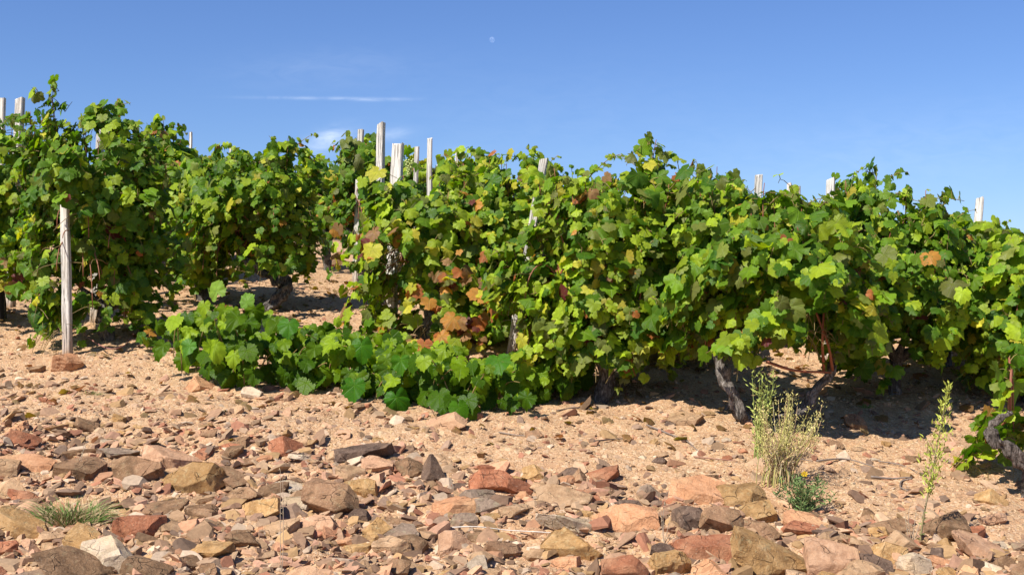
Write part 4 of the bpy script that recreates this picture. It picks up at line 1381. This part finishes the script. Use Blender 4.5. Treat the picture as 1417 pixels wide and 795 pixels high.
# small green plant with a yellow flower
b = gp(1108, 708)
st = []
for k in range(34):
    a = wr.uniform(-1.25, 1.25)
    L = wr.uniform(.08, .15)
    s0 = np.array((b.x + wr.gauss(0, .02), b.y + wr.gauss(0, .02), b.z - .01))
    e = s0 + np.array((math.sin(a) * L, wr.uniform(-.07, .07), math.cos(a) * L * .85 + .02))
    path = bez(s0, s0 + (0, 0, L * .3), e - np.array((0, 0, .02)), e, 7)
    lf = []
    for q in range(1, 7):
        for m in range(4):
            p = path[q] + np.array((wr.gauss(0, .004), wr.gauss(0, .004), wr.gauss(0, .004)))
            lf.append((p, (wr.gauss(0, .8), wr.gauss(0, .8), .6), wr.uniform(.014, .028), wr.uniform(.0015, .003), np.array((.13, .20, .06)) * wr.uniform(.7, 1.4)))
    st.append((path, .0016, .0008, (.20, .22, .08), lf))
pl = herb('flowering_weed', b, 'small grey green plant with one yellow flower', 'plant', st)
fl = at(1113, 655, b.y - .09)
B = np.array(tuple(b)); fp = np.array(tuple(fl)) - B
V = [fp]; Fq = []; Cq = [(.55, .30, .02)]
for k in range(12):
    a = 2 * math.pi * k / 12
    for da, r in ((-.2, .010), (0, .0135), (.2, .010)):
        V.append(fp + np.array((math.cos(a + da) * r, -.004 + .004 * (k % 2), math.sin(a + da) * r * .8))); Cq.append((.85, .60, .01))
    n = 1 + 3 * k
    Fq += [(0, n, n + 1), (0, n + 1, n + 2)]
link('flower', np_mesh('flower', np.array(V), np.array(Fq), np.array(Cq)), M_HERB, pl)
tb = Tubes(); tb.add(bez(np.array((0, 0, 0.0)), np.array((0, 0, .05)), fp - np.array((0, 0, .04)), fp, 7), .0013, 4, 0, (.2, .24, .08))
link('flower_stalk', tb.mesh('flower_stalk'), M_HERB, pl)
# tall thin weed at the right
b = gp(1272, 752)
st = []
path = spline([(b.x, b.y, b.z - .02), at(1278, 715, b.y), at(1289, 660, b.y), at(1298, 610, b.y), at(1312, 538, b.y)], 26)
lf = []
for q in range(10, 26):
    for m in range(24):
        wdt = .016 * math.sin(math.pi * min(1, (q - 8) / 17)) + .004
        p = path[q] + np.array((wr.gauss(0, wdt), wr.gauss(0, wdt), wr.gauss(0, .012)))
        lf.append((p, (wr.gauss(0, .6), wr.gauss(0, .6), .9), wr.uniform(.012, .026), wr.uniform(.0018, .0035), np.array((.34, .37, .06)) * wr.uniform(.7, 1.35)))
for m in range(16):
    q = wr.randint(1, 8)
    lf.append((path[q], (wr.gauss(0, 1), wr.gauss(0, 1), .3), wr.uniform(.014, .024), .0025, np.array((.16, .22, .05))))
st.append((path, .0035, .0015, (.24, .20, .09), lf))
herb('thin_weed', b, 'tall thin single stemmed weed with a feathery yellow green top', 'weed', st)
# dry stems
for (pb, tops, label) in (
        ((1262, 750), ((1261, 695), (1268, 700), (1252, 712), (1283, 690)), 'cluster of dry grey stalks at the foot of the thin weed'),
        ((918, 755), ((921, 690), (914, 700), (928, 715)), 'thin dry stalk standing among stones right of the pink tan rock'),
        ((389, 790), ((388, 650), (391, 662)), 'long thin dry stalk in front of the wide brown rock'),
        ((108, 650), ((122, 600), (116, 612)), 'faint dry stalk above the reddish brown slab')):
    b = gp(*pb)
    st = []
    for (tx, ty) in tops:
        e = np.array(tuple(at(tx, ty, b.y + wr.uniform(-.03, .03))))
        s0 = np.array((b.x + wr.gauss(0, .006), b.y, b.z - .01))
        path = bez(s0, s0 + (e - s0) * .3 + np.array((wr.gauss(0, .005), 0, 0)), s0 + (e - s0) * .7 + np.array((wr.gauss(0, .008), 0, 0)), e, 9)
        lf = [(path[q], (wr.gauss(0, 1), wr.gauss(0, 1), .6), .012, .001, (.5, .4, .25)) for q in range(4, 9) for _ in range(2)]
        st.append((path, .0014, .0007, (.46, .36, .25), lf))
    herb('dry_stalk', b, label, 'dry plant', st, 'dry stalks among the stones')


def tuft(pb, n, hgt, spread, label, green):
    b = gp(*pb)
    root = empty('grass_tuft', b)
    tag(root, label, 'grass tuft', 'grass tufts')
    V, Fq, Cq = [], [], []
    for k in range(n):
        a = wr.uniform(0, 6.28); r = spread * wr.random() ** .7
        s0 = np.array((math.cos(a) * r * .55, math.sin(a) * r * .35, -.01))
        L = hgt * wr.uniform(.35, 1.15)
        ln = np.array((math.cos(a) * wr.uniform(.1, .9) + wr.gauss(0, .35), math.sin(a) * wr.uniform(.1, .6), 1.0)); ln = unit(ln)
        wd = wr.uniform(.0012, .0024)
        c = np.array((.11, .19, .035)) if wr.random() < green else np.array(STRAW) * wr.uniform(.6, 1.1)
        sdv = unit(np.cross(ln, np.array((wr.gauss(0, .4), -1, 0))))
        n0 = len(V)
        for i in range(5):
            t = i / 4
            p = s0 + ln * L * t + np.array((ln[0] * L * .35, ln[1] * L * .35, -L * .38)) * t * t
            V += [p - sdv * wd * (1 - t * .9), p + sdv * wd * (1 - t * .9)]; Cq += [c, c]
        for i in range(4):
            q = n0 + 2 * i
            Fq += [(q, q + 1, q + 3), (q, q + 3, q + 2)]
    link('blades', np_mesh('blades', np.array(V), np.array(Fq), np.array(Cq)), M_HERB, root)


tuft((98, 724), 620, .15, .19, 'half dry grass tuft among the stones at the lower left', .5)
tuft((126, 545), 150, .05, .07, 'tiny grey green grass tuft below the bare left stake', .35)
tuft((1200, 562), 60, .04, .05, 'few green blades in the shade under the two trunked vine', .7)


def twig(pts, r, label, colr, lift=.008, group='twigs lying on the soil'):
    W = []
    for (px, py) in pts:
        p = gp(px, py); W.append((p.x, p.y, p.z + lift))
    c = W[len(W) // 2]
    tb = Tubes(); tb.add(spline(W, 5 * len(W)) - np.array(c), np.linspace(r, r * .55, 5 * len(W)), 5, .2, colr, wr.randint(1, 90))
    o = link('twig', tb.mesh('twig'), M_CANE, None, c)
    tag(o, label, 'twig', group)


PALE = (.60, .54, .46); GRY = (.20, .155, .125); DRK = (.10, .07, .055)
twig([(626, 741), (660, 740), (700, 744), (755, 748), (800, 752)], .0022, 'long pale straw lying across the stones left of the ochre boulder', PALE, .03)
twig([(1205, 662), (1235, 664), (1262, 662)], .005, 'dark twig on the bare soil left of the thin weed', GRY)
twig([(1262, 664), (1248, 668), (1246, 676), (1256, 681)], .004, 'hooked twig curling down at the end of the dark twig', GRY)
twig([(1130, 640), (1170, 637), (1210, 648)], .004, 'grey twig right of the bushy yellow weed', GRY)
twig([(1215, 640), (1245, 645), (1270, 655)], .003, 'thin grey twig above the dark twig', GRY)
twig([(1310, 640), (1335, 645), (1360, 650)], .004, 'grey twig left of the crooked vine arm', GRY)
twig([(822, 613), (845, 610), (862, 609)], .004, 'short dark twig in front of the middle stump', DRK)
twig([(895, 590), (925, 602), (950, 612), (965, 625)], .004, 'long grey twig crossing the soil right of the middle stump', GRY)
twig([(960, 634), (990, 637), (1020, 640)], .003, 'reddish twig on sandy soil left of the weeds', (.26, .13, .09))
twig([(1060, 628), (1085, 633), (1125, 640)], .004, 'twig half hidden behind the bushy yellow weed', GRY)
twig([(1350, 775), (1380, 776), (1398, 768)], .004, 'curved brown twig near the lower right corner', (.24, .15, .10))
twig([(690, 600), (715, 604), (740, 606)], .003, 'fine grey twig right of the creeping vine', GRY)
twig([(560, 545), (590, 560), (600, 575)], .003, 'thin brown twig poking out under the creeping vine', (.24, .14, .09))
twig([(770, 570), (800, 566), (826, 572)], .004, 'dark twig reaching the left foot of the middle stump', DRK)
# arched reddish cane on the soil at the foot of the tall left vine
twig([(110, 462), (124, 478), (150, 492), (172, 488), (186, 470)], .0045, 'arched red brown cane at the foot of the tall left vine', (.25, .11, .085), .04)

# thin pale stick that slants down from the blunt white stake
p0, p1 = at(1150, 262, 6.92), at(1120, 310, 6.6)
tb = Tubes(); tb.add([tuple(p0 - p1), tuple((p0 - p1) * .5), (0, 0, 0)], .006, 6, .1, (.62, .57, .50))
tag(link('slanting_stick', tb.mesh('slanting_stick'), M_CANE, None, p1), 'thin pale stick slanting down from the blunt white stake', 'stick')

# black plastic tube just inside the left edge
bt = gp(-1, 447)
tb = Tubes(); tb.add([(0, 0, -.03), (0, 0, .02), (0, 0, .18), (0, 0, .205), (0, 0, .21)], [.030, .030, .030, .026, .018], 16, 0, (.012, .012, .013))
tag(link('plastic_tube', tb.mesh('plastic_tube'), M_CANE, None, bt), 'black plastic tube standing at the left edge of the photo', 'tube')

# the pale daytime moon
mm, t = new_mat('moonlit_rock')
tc2 = t.add('ShaderNodeTexCoord')
mn = t.noise(tc2.outputs['Object'], 0.35, 4, 0.6)
mc = t.ramp(mn, [(0.40, (.01, .01, .01)), (0.62, (.12, .12, .115))])
pb_ = t.add('ShaderNodeBsdfDiffuse', inp={'Color': mc})
trn = t.add('ShaderNodeBsdfTransparent')
mixs = t.add('ShaderNodeAddShader', inp={0: trn.outputs[0], 1: pb_.outputs[0]})
oo = t.add('ShaderNodeOutputMaterial'); t.l.new(mixs.outputs[0], oo.inputs[0])
bm = bmesh.new(); bmesh.ops.create_uvsphere(bm, u_segments=32, v_segments=16, radius=5.4)
me = bpy.data.meshes.new('moon'); bm.to_mesh(me); bm.free()
me.polygons.foreach_set('use_smooth', [True] * len(me.polygons))
tag(link('moon', me, mm, None, at(681, 55, 2400)), 'faint pale daytime moon in the blue sky', 'moon')
